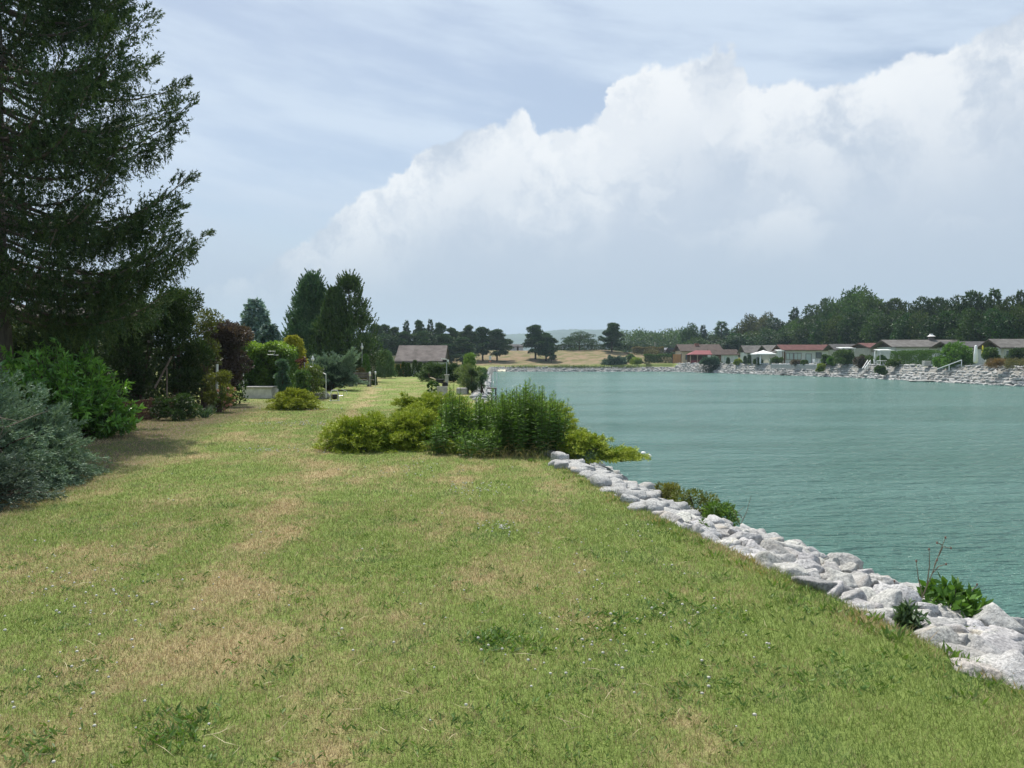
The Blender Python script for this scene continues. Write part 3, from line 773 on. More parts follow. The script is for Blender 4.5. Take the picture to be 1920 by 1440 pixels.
# ------------------------------------------------------------------ the large spruce on the left
def big_spruce():
    X0, Y0, H = -10.95, 17.0, 21.0
    root = empty('spruce_tree', (X0, Y0, 0), 'tall dark spruce with long drooping boughs, filling the upper left corner', 'tree')
    L = Leaves(11); rg = L.rng; br = MB()
    ca, cb = pal('spruce')
    BOUGHS = [(ZZ(py + 25, 17.0), (px - 5) / F * 17.0 * .97) for px, py in ((290, 20), (345, 95), (350, 170), (375, 205), (345, 245), (310, 290), (300, 340), (360, 385), (402, 425), (385, 455), (392, 500), (365, 545), (270, 560), (330, 130), (380, 470))]
    z = 2.7
    while z < 20.6:
        rz = np.interp(z, [2.5, 4.5, 5.5, 7.2, 9, 12, 20.8], [4.3, 4.7, 4.3, 4.15, 3.5, 2.9, .3])
        nb = 4
        fixed = [(q, ln_) for q, ln_ in BOUGHS if z <= q < z + .235]
        for b in range(nb + len(fixed)):
            a = rg.random() * 6.283; zz = z + rg.uniform(-.12, .12); ln = rz * rg.uniform(.55, 1.0)
            if b >= nb: zz, ln = fixed[b - nb]; a = rg.uniform(-.35, .25)
            sag = rg.uniform(.10, .2); tip = rg.uniform(.14, .3)
            def pos(t):
                t = np.asarray(t, float)
                return np.stack([np.cos(a) * ln * t, np.sin(a) * ln * t, zz + ln * (-sag * np.sin(t * 2.4) + tip * t ** 3.2)], -1)
            tt = np.linspace(0, 1, 8); br.tube(pos(tt), list(np.linspace(.045, .006, 8) * (.5 + ln / 6)), 5, False)
            m = int(44 + 26 * ln)
            t = .22 + .78 * rg.random(m) ** .62
            side = rg.normal(0, 1, m); w_ = ln * .125 * np.sin(np.clip(t, 0, 1) * 2.6 + .25)
            P_ = pos(t) + side[:, None] * w_[:, None] * np.array([-math.sin(a), math.cos(a), 0])
            hang = rg.random(m) ** 1.3 * (.2 + .6 * (1 - t)) * (t < .95)
            out = np.array([math.cos(a), math.sin(a), 0])
            colr = c3(ca, cb, rg, m) * rg.uniform(.75, 1.3)
            # twig sprays along the bough
            D_ = out * .9 + side[:, None] * np.array([-math.sin(a), math.cos(a), 0]) * .5 + rg.normal(0, .3, (m, 3)) + np.array([0, 0, .05]) + (t > .8)[:, None] * np.array([0, 0, .7])
            L.spray(P_, D_, 15, .07, .021, colr, .5, .17)
            # hanging curtains of twigs
            for q in (.35, .75, 1.15):
                s_ = hang * q
                Pq = P_ - np.stack([np.zeros(m), np.zeros(m), s_], 1) + rg.normal(0, .035, (m, 3))
                k = hang > .09
                L.spray(Pq[k], (out * .25 + rg.normal(0, .25, (k.sum(), 3)) + (0, 0, -1)), 7, .07, .021, colr[k] * .95, .5, .16)
            for _ in range(3):   # bare twigs near the stem
                t0 = rg.uniform(.08, .6); p = pos(t0); e = p + np.array([rg.normal(0, .2), rg.normal(0, .2), -rg.uniform(.1, .4)])
                br.tube([p, (p + e) / 2 + (0, 0, .03), e], [.008, .005, .002], 4, False)
        z += .235
    br.build('branch', DEAD, root)
    L.build('needles', NEEDLE, root)
    tm = MB(); zs = np.linspace(0, H, 14); tm.tube([(.06 * math.sin(q), .05 * math.cos(q * 1.3), q) for q in zs], [.30 * (1 - q / (H * 1.02)) + (.07 if q < .5 else 0) for q in zs], 12)
    tm.build('trunk', BARKG, root, True)
big_spruce()

# ------------------------------------------------------------------ garden border on the left
def juniper(name, x, y, z, rx, ry, H, ca, cb, label, seed, nb=60, cat='juniper', group=None, tips=None, mat_=None, **kw):
    root = empty(name, (x, y, z), label, cat, group)
    L = Leaves(seed); mb = MB()
    arching(L, nb, rx, ry, H, ca, cb, wood=mb, tips=tips, **kw)
    L.build('foliage', mat_ or NEEDLE, root); mb.build('branch', BARK, root)
    return root, L
B1, B2 = (.11, .19, .125), (.24, .335, .235)
r_, _ = juniper('blue_juniper', -6.85, 9.8, 0, 1.35, 1.5, 1.80, B1, B2, 'big silvery blue spreading juniper at the left edge, with dead brown twigs low down', 31, nb=250, m=60, n=9, ll=.05, lw=.009, e0=-2, e1=88, lat=.2, spread=.4, fr=.3)
mb = MB(); rg = np.random.default_rng(8)
for _ in range(240):
    p = np.array([rg.uniform(.2, 1.1), rg.uniform(-1.35, -.5), rg.uniform(.05, 1.0)]); q = p + rg.normal(0, .16, 3); mb.tube([p, (p + q) / 2 + rg.normal(0, .03, 3), q], [.006, .005, .002], 4, False)
mb.build('dead_twigs', DEAD, r_)
r_, _ = juniper('blue_juniper', -6.42, 10.7, 0, .88, .9, 1.18, B1, B2, 'lower right lobe of blue green juniper bush reaching onto the lawn before the glossy shrub', 32, nb=120, m=50, n=8, ll=.05, lw=.009, e0=5, e1=80, lat=.2, fr=.3)
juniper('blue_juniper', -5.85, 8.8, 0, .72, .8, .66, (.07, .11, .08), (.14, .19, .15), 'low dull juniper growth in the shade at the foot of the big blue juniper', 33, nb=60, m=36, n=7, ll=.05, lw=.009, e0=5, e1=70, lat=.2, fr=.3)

def glossy():
    root = empty('glossy_shrub', (-9.0, 16.2, 0), 'fresh green shrub with long glossy pointed leaves beside the blue juniper', 'shrub')
    L = Leaves(41); rg = L.rng; mb = MB()
    for i in range(210):
        a = rg.random() * 6.283; q = rg.random() ** .5; ex, ey = math.cos(a) * q * 1.35, math.sin(a) * q * 1.2
        h = (2.05 - .95 * max(0, ex) ** 1.2 - .25 * q) * rg.uniform(.55, 1)
        e = np.array([ex, ey, max(.2, h)]); b = np.array([ex * .3, ey * .3, 0])
        tt = np.linspace(.3, 1, 12)[:, None]; p = b + (e - b) * tt + np.array([ex, ey, 0]) * .25 * tt * (1 - tt)
        mb.tube([b, (b + e) / 2, e], [.012, .009, .004], 4, False)
        D_ = unit(np.repeat([e - b], 12, 0)) * .5 + rg.normal(0, .7, (12, 3)) + (0, 0, -.05)
        L.spray(p, D_, 6, .14, .038, c3((.07, .19, .03), (.18, .36, .055), rg, 12) * (.8 + .45 * (tt > .8)), .6, .04)
    L.build('foliage', leaf_mat('glossy_leaf', .3, .35, .5), root); mb.build('stems', BARK, root)
glossy()

# dark thicket behind
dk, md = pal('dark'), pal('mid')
def thicket(px0, px1, pyt, pyb, d, ca, cb, name, label, seed, **kw):
    x = XX((px0 + px1) / 2, d); rx = (px1 - px0) / 2 / F * d; zb = 0; H = ZZ(pyt, d) - zb
    return shrub(name, x, d, zb, rx, kw.pop('ry', rx), H, ca, cb, label, seed=seed, **kw)
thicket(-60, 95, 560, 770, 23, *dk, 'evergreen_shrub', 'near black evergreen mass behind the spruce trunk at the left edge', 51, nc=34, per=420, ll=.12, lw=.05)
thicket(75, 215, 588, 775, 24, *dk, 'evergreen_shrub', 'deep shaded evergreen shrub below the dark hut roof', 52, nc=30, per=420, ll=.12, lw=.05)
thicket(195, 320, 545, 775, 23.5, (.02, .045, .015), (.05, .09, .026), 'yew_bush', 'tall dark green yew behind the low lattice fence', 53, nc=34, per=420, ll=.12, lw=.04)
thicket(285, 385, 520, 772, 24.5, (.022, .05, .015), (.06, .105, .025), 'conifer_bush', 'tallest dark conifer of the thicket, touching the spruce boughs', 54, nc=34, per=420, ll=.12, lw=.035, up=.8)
thicket(345, 425, 563, 772, 25.5, (.05, .075, .015), (.13, .15, .03), 'mixed_shrub', 'thin olive and brown shrub between the dark conifer and the purple leaved tree', 55, nc=22, per=230, ll=.10, lw=.035)
thicket(392, 472, 588, 752, 28, *pal('purple'), 'purple_plum_tree', 'purple leaved plum with a ragged dark crown beside the climber wall', 56, cat='tree', nc=34, per=420, ll=.10, lw=.05)
thicket(290, 385, 742, 785, 20.8, (.025, .055, .018), (.05, .095, .028), 'low_shrub', 'low green shrub at the foot of the thicket, leaves coloured dark for shade', 57, nc=14, per=260, ll=.08, lw=.03)  # leaf colours darkened to stand in for the shade here
thicket(385, 436, 690, 772, 24, (.10, .13, .025), (.2, .22, .04), 'low_shrub', 'yellow green rounded shrub at the right end of the thicket', 58, nc=14, per=260, ll=.07, lw=.03)
L = Leaves(59); rg = L.rng; rt = empty('pink_shrub', (XX(424, 23.6), 23.6, 0), 'small shrub with faded pink flower heads at the corner of the thicket', 'shrub')
C = np.stack([rg.normal(0, .17, 26), rg.normal(0, .15, 26), rg.uniform(.15, .8, 26)], 1)
L.spray(C, sph(rg, 26), 30, .06, .03, (.08, .13, .03), .8, .08); L.build('foliage', LEAF, rt)
L = Leaves(60); L.spray(C[:14] + (.02, -.12, .05), sph(rg, 14), 26, .05, .03, (.48, .27, .22), 1.0, .05); L.build('blossom', LEAF, rt)
L = Leaves(61); rt = empty('yucca_plant', (XX(383, 21.5), 21.5, 0), 'yucca like tuft of long narrow blue green leaves in front of the thicket', 'plant')
rg = L.rng; m = 70; a = rg.random(m) * 6.28; L.add(rg.normal(0, .04, (m, 3)) * (1, 1, 0), np.stack([np.cos(a), np.sin(a), rg.uniform(.5, 2.2, m)], 1), rg.uniform(.3, .55, m), .03, (.07, .13, .075)); L.build('leaf_tuft', LEAF, rt)

# dark hut below the spruce boughs
def hut():
    d = 30; x0, x1 = XX(-40, d), XX(232, d); zr, ze = ZZ(573, d), ZZ(592, d)
    root = empty('garden_hut', ((x0 + x1) / 2, d, 0), 'dark timber garden hut with grey roof half hidden under the spruce', 'hut')
    w_ = (x1 - x0) / 2
    MB().box((0, 1.6, ze / 2), (2 * w_ - .5, 3.0, ze)).build('wall', DARKWOOD, root)
    mb = MB(); P_ = [(-.35, ze - .12), (1.6, zr), (3.55, ze - .12), (3.55, ze - .02), (1.6, zr + .12), (-.35, ze - .02)]
    mb.prism(P_, lambda p: Vector((-w_, p[0], p[1])), lambda p: Vector((w_, p[0], p[1]))); mb.build('roof', ROOF_GREY, root)
    MB().box((w_ * .3, .08, 1.3), (1.0, .06, 1.0)).build('window', GLASS, root)
hut()
# low lattice fence under the thicket
def lattice():
    a, b = at(236, 776, 19.8), at(330, 768, 22.5); a.z = b.z = 0; n = 34; v = b - a; ln = v.length
    root = empty('lattice_fence', a, 'low dark lattice fence in the shade behind the glossy shrub', 'fence', rz=math.atan2(v.y, v.x))
    mb = MB()
    for i in range(n):
        x = ln * i / (n - 1)
        for s_ in (-1, 1): mb.box((x, .01 * s_, .30), (.022, .012, .62), ry=s_ * .5)
    mb.build('lattice_panel', BROWNWOOD, root)
    mb = MB()
    for x in (0, ln / 2, ln): mb.box((x, .04, .3), (.06, .06, .62))
    for z in (.08, .54): mb.box((ln / 2, .03, z), (ln, .02, .04))
    mb.build('fence_frame', BROWNWOOD, root)
lattice()
def pole(name, a, b, r, m, label, cat):
    a = Vector(a); mb = MB().tube([(0, 0, 0), Vector(b) - a], [r, r * .9], 8)
    o = mb.build(name, m, loc=a); return tag(o, label, cat)
pole('wooden_stake', at(290, 728, 21.6) * 1, at(322, 668, 21.8), .028, DEAD, 'grey stake leaning to the right in the dark thicket', 'stake')
pole('wooden_stake', (XX(312, 21.7), 21.7, 0), at(313, 690, 21.7), .022, DEAD, 'thin upright stake beside the leaning one in the dark thicket', 'stake')
pole('wooden_post', (XX(406, 24.6), 24.6, 0), at(407, 683, 24.6), .045, PAINT, 'pale square topped post standing before the purple plum', 'post')

# ------------------------------------------------------------------ middle left garden
# climber covered wall
def climber():
    d = 35.0; x0, x1 = XX(455, d), XX(541, d); zt = ZZ(648, d); w_ = x1 - x0
    root = empty('climber_wall', ((x0 + x1) / 2, d, 0), 'square garden arbour wholly overgrown with bright green climber', 'arbour')
    L = Leaves(71); rg = L.rng; m = 15000
    fcs = rg.random(m); u = rg.random(m); v = rg.random(m)
    front = fcs < .62; topf = (fcs >= .62) & (fcs < .78)
    x = np.where(front | topf, (u - .5) * w_, np.sign(u - .5) * w_ / 2); y = np.where(front, 0, v * 1.6); z = np.where(topf, zt, np.where(front, v, rg.random(m)) * zt)
    lump = .10 * np.sin(x * 4 + 1) * np.sin(z * 3.4) + .07 * np.sin(x * 9 + z * 7)
    P_ = np.stack([x + rg.normal(0, .05, m), y + rg.normal(0, .06, m) - lump, z + rg.normal(0, .05, m) + (z > zt * .9) * .12 * np.sin(x * 5)], 1)
    D_ = np.stack([rg.normal(0, .5, m), np.where(front, -1, -.2) + rg.normal(0, .4, m), rg.normal(-.5, .5, m)], 1)
    k = np.clip((z / zt - .72) * 3 + rg.normal(0, .3, m), 0, 1)[:, None]
    dm = (.5 + .5 * np.sin(x * 5.2 + 2 * np.sin(z * 2)))[:, None]
    col = np.array((.06, .135, .024)) * (1 - dm) + np.array((.13, .22, .035)) * dm; col = col * (1 - k) + np.array((.22, .34, .045)) * k
    L.add(P_, D_, .11, .07, col * rg.uniform(.7, 1.3, (m, 1))); L.build('foliage', LEAF, root)
    MB().box((0, .8, zt / 2 - .1), (w_ - .3, 1.3, zt - .3)).build('frame', DARKWOOD, root)
climber()
d = 34.3
pole('metal_pole', (XX(457, d), d, .3), at(455, 663, d), .025, PAINT, 'thin white pole at the left end of the stone planter', 'pole')
rt = empty('drying_rack', (XX(510, d), d + .2, ZZ(664, d)), 'thin white metal rack fixed on the front of the climber arbour', 'rack')
MB().tube([(-.20, 0, .13), (.10, 0, .13), (-.0, 0, -.04), (.22, 0, -.04)], .013, 6).build('upper_bar', PAINT, rt)
MB().tube([(-.25, 0, -.02), (.0, 0, -.02)], .012, 6).build('lower_bar', PAINT, rt)
MB().tube([(-.02, 0, -1.02), (.12, 0, -1.02)], .014, 6).build('tap_bar', PAINT, rt)
def planter():
    d = 33.6; x0, x1 = XX(453, d), XX(509, d); w_ = x1 - x0
    root = empty('stone_planter', ((x0 + x1) / 2, d, 0), 'low white washed block wall planter in front of the climber arbour', 'planter')
    mb = MB(); mb.box((0, .5, .20), (w_, 1.0, .46), bev=.015); mb.build('block_wall', mat('block_wall', (.66, .63, .60), .9, .15, 4, .01, 30), root)
    MB().box((0, .49, .455), (w_ + .08, 1.08, .05), bev=.01).build('coping', CONC, root)
planter()

def cone_shrub(name, px, d, pyt, wpx, ca, cb, label, seed, cat='conifer', group=None, n=2600, ll=.08, lw=.03, z=0, pw=.6, up=1.2, m=None):
    H = ZZ(pyt, d) - z; r = wpx / 2 / F * d
    root = empty(name, (XX(px, d), d, z), label, cat, group)
    L = Leaves(seed); rg = L.rng
    zs = rg.random(n); a = rg.random(n) * 6.283; lump = 1 + .17 * np.sin(a * 4 + zs * 14) + .12 * np.sin(a * 7 - zs * 23 + 1) + .1 * rg.normal(0, 1, n)
    prof = np.clip(1 - zs, 0, 1) ** pw * np.clip(zs * 9 + .5, 0, 1) * lump
    P_ = np.stack([np.cos(a) * r * prof, np.sin(a) * r * prof, zs * H * .97], 1) * (1, 1, 1); P_[:, :2] *= rg.uniform(.72, 1, (n, 1))
    D_ = np.stack([np.cos(a), np.sin(a), np.full(n, up)], 1)
    L.spray(P_, D_, 2, ll, lw, c3(ca, cb, rg, n), .4, ll * .5); L.build('foliage', m or NEEDLE, root)
    MB().tube([(0, 0, -.02), (0, 0, H * .8)], [.05 * r + .015, .006], 6).build('stem', BARK, root)
    return root
cone_shrub('golden_conifer', 550, 36.8, 627, 54, (.26, .28, .03), (.48, .46, .06), 'plump golden yellow conifer with a domed top, behind the climber arbour', 81, n=6500, pw=.33, up=.5, ll=.09, lw=.045)
thicket(518, 542, 668, 742, 33.8, (.06, .13, .085), (.13, .23, .16), 'small_blue_spruce', 'narrow blue green young spruce at the right end of the climber arbour', 82, cat='tree', nc=20, per=260, ll=.10, lw=.025, up=.7)
r_, _ = juniper('pfitzer_juniper', XX(618, 42), 42, 0, 1.9, 1.4, 2.1, (.045, .09, .06), (.10, .17, .12), 'large grey green juniper with long boughs swept out to the right above the bench', 83, nb=150, m=44, n=6, ll=.11, lw=.024, e0=15, e1=85, lat=.16, tips=(.24, .34, .25))
L = Leaves(84); mb = MB()
arching(L, 26, 2.5, 1.0, 1.7, (.13, .21, .14), (.26, .36, .26), e0=32, e1=52, m=60, n=6, ll=.11, lw=.022, az=(-28, 25), lat=.07, wood=mb, droop=-.18, base=(0, 0, .55))
L.build('long_boughs', NEEDLE, r_); mb.build('branch', BARK, r_)
thicket(560, 606, 684, 742, 33, (.07, .12, .025), (.16, .21, .045), 'flowering_shrub', 'light green shrub tangle with a red tuft, beside the sloping handrail', 85, nc=22, per=260, ll=.07, lw=.03)
thicket(545, 580, 690, 745, 32, (.05, .11, .03), (.09, .16, .05), 'leafy_shrub', 'blue green leafy shrub right behind the low golden juniper', 86, nc=12, per=240, ll=.09, lw=.04)
L = Leaves(87); rg = L.rng; L.spray(rg.normal(0, .11, (26, 3)), sph(rg, 26), 14, .08, .04, (.13, .05, .04), .9, .06)
o = L.build('red_shrub', LEAF, loc=at(566, 677, 34.5)); tag(o, 'small dark red leaved shrub top below the golden conifer', 'shrub')
juniper('golden_juniper', XX(553, 25.5), 25.5, 0, .95, .8, .74, (.18, .26, .025), (.40, .46, .05), 'low cushion of golden juniper alone on the lawn in front of the stone planter', 88, nb=170, m=40, n=6, ll=.055, lw=.016, e0=2, e1=80, lat=.2, tips=(.34, .37, .05), spread=.5)
o, = (rock_mass('garden_stones', [(XX(px, 33.5) + 0, 33.5 + .1 * i, .08, .38, .5) for i, px in enumerate((592, 597, 603, 607))], 'grey stones at the foot of the sloping handrail'),); o.color = (.8, .75, .7, 1)
# sloping handrail
rt = empty('handrail', (XX(611, 33.2), 33.2, 0), 'white metal handrail sloping down to the lawn, left of the juniper', 'handrail')
p = at(580, 686, 35.2) - rt.location; q = at(611, 702, 33.2) - rt.location
MB().tube([p, q], .02, 8).build('rail', PAINT, rt); MB().tube([(0, 0, 0), (0, 0, q.z)], .018, 8).build('post', PAINT, rt)
def garden_lamp(px, pt, pb, d, zb, label, two=True, r=.075):
    x = XX(px, d); zt = ZZ(pt, d); zm = ZZ(pb, d)
    rt = empty('garden_lamp', (x, d, zb), label, 'lamp', 'white garden lamps')
    MB().tube([(0, 0, 0), (0, 0, zm - zb)], .02, 8).build('pole', METAL, rt)
    h = zt - zm
    MB().lathe((0, 0, zm - zb), [(r * .6, 0), (r, h * .25), (r, h * .45), (r * .45, h * .55), (r * .5, h * .8), (r * .15, h)] if two else [(r, 0), (r, h * .9), (r * .5, h)], 14).build('lamp_head', PAINT, rt, True)
garden_lamp(571, 669, 679, 35, 0, 'white cylinder lamp above the shrub tangle left of the handrail', False, .035)
garden_lamp(586.5, 667, 677, 34.8, 0, 'white bulbous lamp on a pole above the top end of the handrail')
garden_lamp(679, 643, 655, 58, 0, 'white bulbous lamp on a tall pole before the small brown gable', True, .10)
garden_lamp(693.5, 697, 705, 46.5, 0, 'short white cylinder lamp just behind the right end of the bench', False, .055)
garden_lamp(704, 696, 702, 47.5, 0, 'slim white lamp on a thin pole, right of the one behind the bench', False, .05)

def bench():
    d = 47.0; x = XX(673, d)
    root = empty('garden_bench', (x, d, 0), 'weathered dark wooden garden bench seen from behind, below the swept juniper', 'bench', rz=R(-4))
    MB().box((0, 0, .62), (1.62, .05, .15), rx=-.12, bev=.01).box((0, -.01, .79), (1.66, .05, .13), rx=-.12, bev=.01).build('backrest', WEATHER, root)
    MB().box((0, .30, .42), (1.6, .42, .05), bev=.01).build('seat', WEATHER, root)
    for s_ in (-1, 1):
        MB().box((s_ * .55, .0, .42), (.13, .08, .84), rx=-.08).box((s_ * .55, .46, .2), (.12, .08, .40)).box((s_ * .55, .23, .07), (.12, .6, .1)).build('leg', WEATHER, root)
    MB().box((0, .05, .20), (1.1, .05, .07)).build('stretcher', WEATHER, root)
bench()
def hose_reel():
    d = gd(752); x = XX(627, d)
    root = empty('hose_reel', (x, d, 0), 'small hose reel cart with white tubular frame standing on the lawn', 'hose reel', rz=R(12))
    for s_ in (-1, 1): MB().tube([(s_ * .16, -.10, .02), (s_ * .15, 0, .28), (s_ * .11, .02, .42)], .014, 8).build('frame_side', PAINT, root)
    MB().tube([(-.11, .02, .42), (.11, .02, .42)], .014, 8).build('handle', PAINT, root)
    MB().tube([(-.2, -.1, .02), (.2, -.1, .02)], .012, 6).build('foot_bar', PAINT, root)
    for s_ in (-1, 1):
        o = MB().lathe((0, 0, 0), [(.03, -.012), (.14, -.012), (.15, 0), (.14, .012), (.03, .012)], 22).build('wheel', BLACK, root); o.rotation_euler = (0, R(90), 0); o.location = (s_ * .125, 0, .16)
    o = MB().lathe((0, 0, 0), [(.05, -.1), (.10, -.09), (.11, 0), (.10, .09), (.05, .1)], 20).build('hose_drum', BLACK, root, True); o.rotation_euler = (0, R(90), 0); o.location = (0, 0, .17)
    MB().tube([(.14, 0, .2), (.32, .02, .21)], .01, 6).build('crank', METAL, root)
hose_reel()
d = 33.0
rt = empty('garden_sprinkler', (XX(645, d), d, 0), 'spindly lawn sprinkler stand right of the hose reel', 'sprinkler')
MB().tube([(-.05, 0, 0), (0, 0, .32)], .009, 6).build('stand', METAL, rt); MB().tube([(-.12, 0, .40), (.10, 0, .33), (.12, 0, .18)], .009, 6).build('arm', PAINT, rt)
MB().tube([(0, 0, .32), (0, 0, .38)], .012, 6).build('head', PAINT, rt)
d = 47; MB_ = MB().box((0, 0, .02), (.5, .25, .05), bev=.01).build('stepping_stone', CONC, loc=(XX(707, 45), 45, .0)); tag(MB_, 'flat pale stepping stone on the lawn right of the bench', 'stepping stone')

# tall trees of the middle left
def solo(name, px, d, pyt, wpx, kind, palette, label, seed, cat='tree', **kw):
    zb = float(ground_z(XX(px, d), d)); H = ZZ(pyt, d) - zb
    t = tree(name, seed, H, wpx / 2 / F * d, kind, *(pal(palette) if isinstance(palette, str) else palette), **kw)
    t.location = (XX(px, d), d, zb); return tag(t, label, cat)
solo('blue_spruce', 479, 46, 560, 100, 'spire', 'blue', 'blue spruce with pointed top behind the climber arbour', 91, leaf=.2, per=330, density=1.5, th=.1, pw=.55)
solo('blue_spruce', 505, 42, 606, 80, 'spire', ((.07, .13, .12), (.13, .20, .18)), 'shorter blue spruce filling the gap between the pointed one and the golden conifer', 92, leaf=.18, per=300, density=1.4, th=.02, pw=.5)
solo('giant_sequoia', 587, 62, 513, 124, 'plume', ((.05, .115, .06), (.115, .205, .10)), 'tall dense dark green conical sequoia, left of the pair of tall conifers', 93, nc=150, per=200, leaf=.24, th=.04)
solo('cypress_tree', 626, 59, 538, 88, 'plume', ((.042, .09, .032), (.09, .15, .048)), 'dark narrow cypress between the sequoia and the feathery tree', 94, nc=90, per=220, leaf=.22, th=.05)
solo('cypress_tree', 655, 60, 516, 122, 'plume', ((.045, .09, .032), (.10, .155, .05)), 'tall feathery conifer with bare stems showing and a jagged right side', 95, nc=50, per=130, leaf=.26, th=.12)
# ------------------------------------------------------------------ back of the left garden
d = 78
for i, (px, top_, w_) in enumerate(((746, 684, 12), (757, 679, 11), (765.5, 681, 10), (778, 676, 12), (788, 680, 10), (797, 683, 12))):
    cone_shrub('thuja', px, 74, top_, w_, (.04, .085, .018), (.085, .14, .03), ('leftmost and shortest young thuja of the row before the orange timber wall', 'second thuja from the left, before the orange timber wall', 'third thuja of the row, slim, where the orange wall ends', 'tallest thuja of the row, between the two white wall strips',
               'slim thuja just right of the tallest of the row', 'last thuja of the row, next to the dark spreading juniper')[i], 100 + i, group='row of young thujas by the low house', n=900, ll=.12, lw=.05, pw=.45)
cone_shrub('willow_shrub', 722, 70, 660, 34, (.09, .17, .07), (.16, .26, .11), 'light green feathery round shrub left of the orange timber wall', 107, 'shrub', n=4500, pw=.3, up=1.6, ll=.22, lw=.035)
cone_shrub('conifer_shrub', 686, 56, 664, 18, (.05, .13, .02), (.10, .2, .035), 'bright green pointed conifer right of the juniper above the bench', 108, n=2400, pw=.4)
cone_shrub('conifer_shrub', 698, 62, 668, 15, (.03, .07, .02), (.06, .10, .03), 'dark green column conifer left of the feathery round shrub', 109, n=1800, pw=.3)
cone_shrub('brown_conifer', 676, 52, 690, 26, (.08, .075, .03), (.15, .12, .05), 'low brownish conifer right behind the bench back', 110, n=2000, pw=.4)
cone_shrub('conifer_shrub', 702, 49.5, 702, 8, (.03, .07, .02), (.06, .10, .03), 'tiny dark bush at the foot of the slim white lamp', 111, n=700, pw=.3)

def gable_house(name, label, x0, x1, y0, y1, zb, ze, zr, roofm, wallm, gablem=None, ridge='x', over=.4, group=None, eo=.45):
    """ridge='x': ridge runs along X, gables face -X and +X; else along Y"""
    root = empty(name, ((x0 + x1) / 2, (y0 + y1) / 2, zb), label, 'house', group)
    cx, cy_, = (x0 + x1) / 2, (y0 + y1) / 2; hx, hy = (x1 - x0) / 2, (y1 - y0) / 2; e, r = ze - zb, zr - zb
    a, b = (hx, hy) if ridge == 'x' else (hy, hx)
    def pt(u, v, z): return Vector((u, v, z)) if ridge == 'x' else Vector((v, u, z))
    MB().prism([(-b, 0), (b, 0), (b, e), (-b, e)], lambda p: pt(-a, p[0], p[1]), lambda p: pt(a, p[0], p[1])).build('wall', wallm, root)
    sl_ = (r - e) / b; ze_ = e - sl_ * eo
    for s_ in (-1, 1):
        MB().prism([(-b + .02, e + .002), (b - .02, e + .002), (0, r - .03)], lambda p: pt(s_ * a, p[0], p[1]), lambda p: pt(s_ * (a - .12), p[0], p[1])).build('gable', gablem or wallm, root)
    prof = [(-b - eo, ze_), (0, r), (b + eo, ze_), (b + eo, ze_ + .14), (0, r + .14), (-b - eo, ze_ + .14)]
    MB().prism(prof, lambda p: pt(-a - over, p[0], p[1]), lambda p: pt(a + over, p[0], p[1])).build('roof', roofm, root)
    mb = MB()
    for s_ in (-1, 1):
        mb.prism([(-b - eo, ze_ - .06), (0, r - .06), (b + eo, ze_ - .06), (b + eo, ze_ + .10), (0, r + .10), (-b - eo, ze_ + .10)], lambda p: pt(s_ * (a + over + .003), p[0], p[1]), lambda p: pt(s_ * (a + over + .04), p[0], p[1]))
    mb.build('barge_board', DARKWOOD, root)
    return root
def onwall(root, name, wx0, wx1, y, z0, z1, m, thick=.06, frame=None, sub='frame'):
    """a panel on the wall that faces -Y at world y"""
    l = root.location
    o = MB().box(((wx0 + wx1) / 2 - l.x, y - thick / 2 + .02 - l.y, (z0 + z1) / 2 - l.z), (wx1 - wx0, thick, z1 - z0)).build(name, m, root)
    if frame:
        t = .07; mb = MB(); cx, cz = (wx0 + wx1) / 2 - l.x, (z0 + z1) / 2 - l.z; yy = y - thick - .01 - l.y
        for s_ in (-1, 1):
            mb.box((cx + s_ * (wx1 - wx0 - t) / 2, yy, cz), (t, .05, z1 - z0)); mb.box((cx, yy, cz + s_ * (z1 - z0 - t) / 2), (wx1 - wx0 - 2 * t, .048, t))
        if wx1 - wx0 > 1.4: mb.box((cx, yy, cz), (t * .7, .044, z1 - z0 - 2 * t))
        f_ = mb.build(sub, frame, o)
    return o
# low house with the old tiled roof
d = 84.0
h = gable_house('low_house', 'low house with weathered grey brown tiled roof behind the thuja row', XX(745, d), XX(834, d), d - 1, d + 5.5, 0, ZZ(676.5, d), ZZ(650, d + 2.5), ROOF_THATCH, WHITE, DARKWOOD, 'x', .1, eo=.3)
d2 = 80.5
sh = empty('lean_to_shed', (XX(768, d2), d2, 0), 'flat roofed lean to with orange timber wall in front of the low house', 'shed')
x0, x1 = XX(737, d2), XX(800, d2); l = sh.location; zt = ZZ(681.5, d2)
MB().box(((x0 + x1) / 2 - l.x, .9, zt / 2), (x1 - x0 - .3, 1.6, zt)).build('wall', WHITE, sh)
MB().box(((x0 + XX(760, d2)) / 2 - l.x, .07, zt / 2 - .02), (XX(760, d2) - x0 - .2, .05, zt - .06)).build('timber_panel', ORANGE, sh)
MB().box(((XX(760, d2) + XX(769, d2)) / 2 - l.x, .07, zt / 2 - .02), (.44, .05, zt - .08)).build('timber_panel', BROWNWOOD, sh)
MB().box(((x0 + x1) / 2 - l.x, .7, zt + .1), (x1 - x0, 2.4, .2), bev=.02).build('roof', ROOF_DARK, sh)
d3 = 88
h2 = gable_house('brown_cottage', 'small cottage with brown gable peeping out behind the bench juniper', XX(668, d3), XX(691, d3), d3, d3 + 4, 0, ZZ(668, d3), ZZ(652, d3), ROOF_GREY, BROWNWOOD, BROWNWOOD, 'y', .2, eo=.2)
rt = empty('garden_wall', (XX(717, 86), 86, 0), 'low cream garden wall behind the feathery round shrub', 'wall')
MB().box((0, 0, 1.0), (3.0, .3, 2.0)).build('wall_face', CREAM, rt); MB().box((0, 0, 2.04), (3.1, .5, .08)).build('coping', CONC, rt)

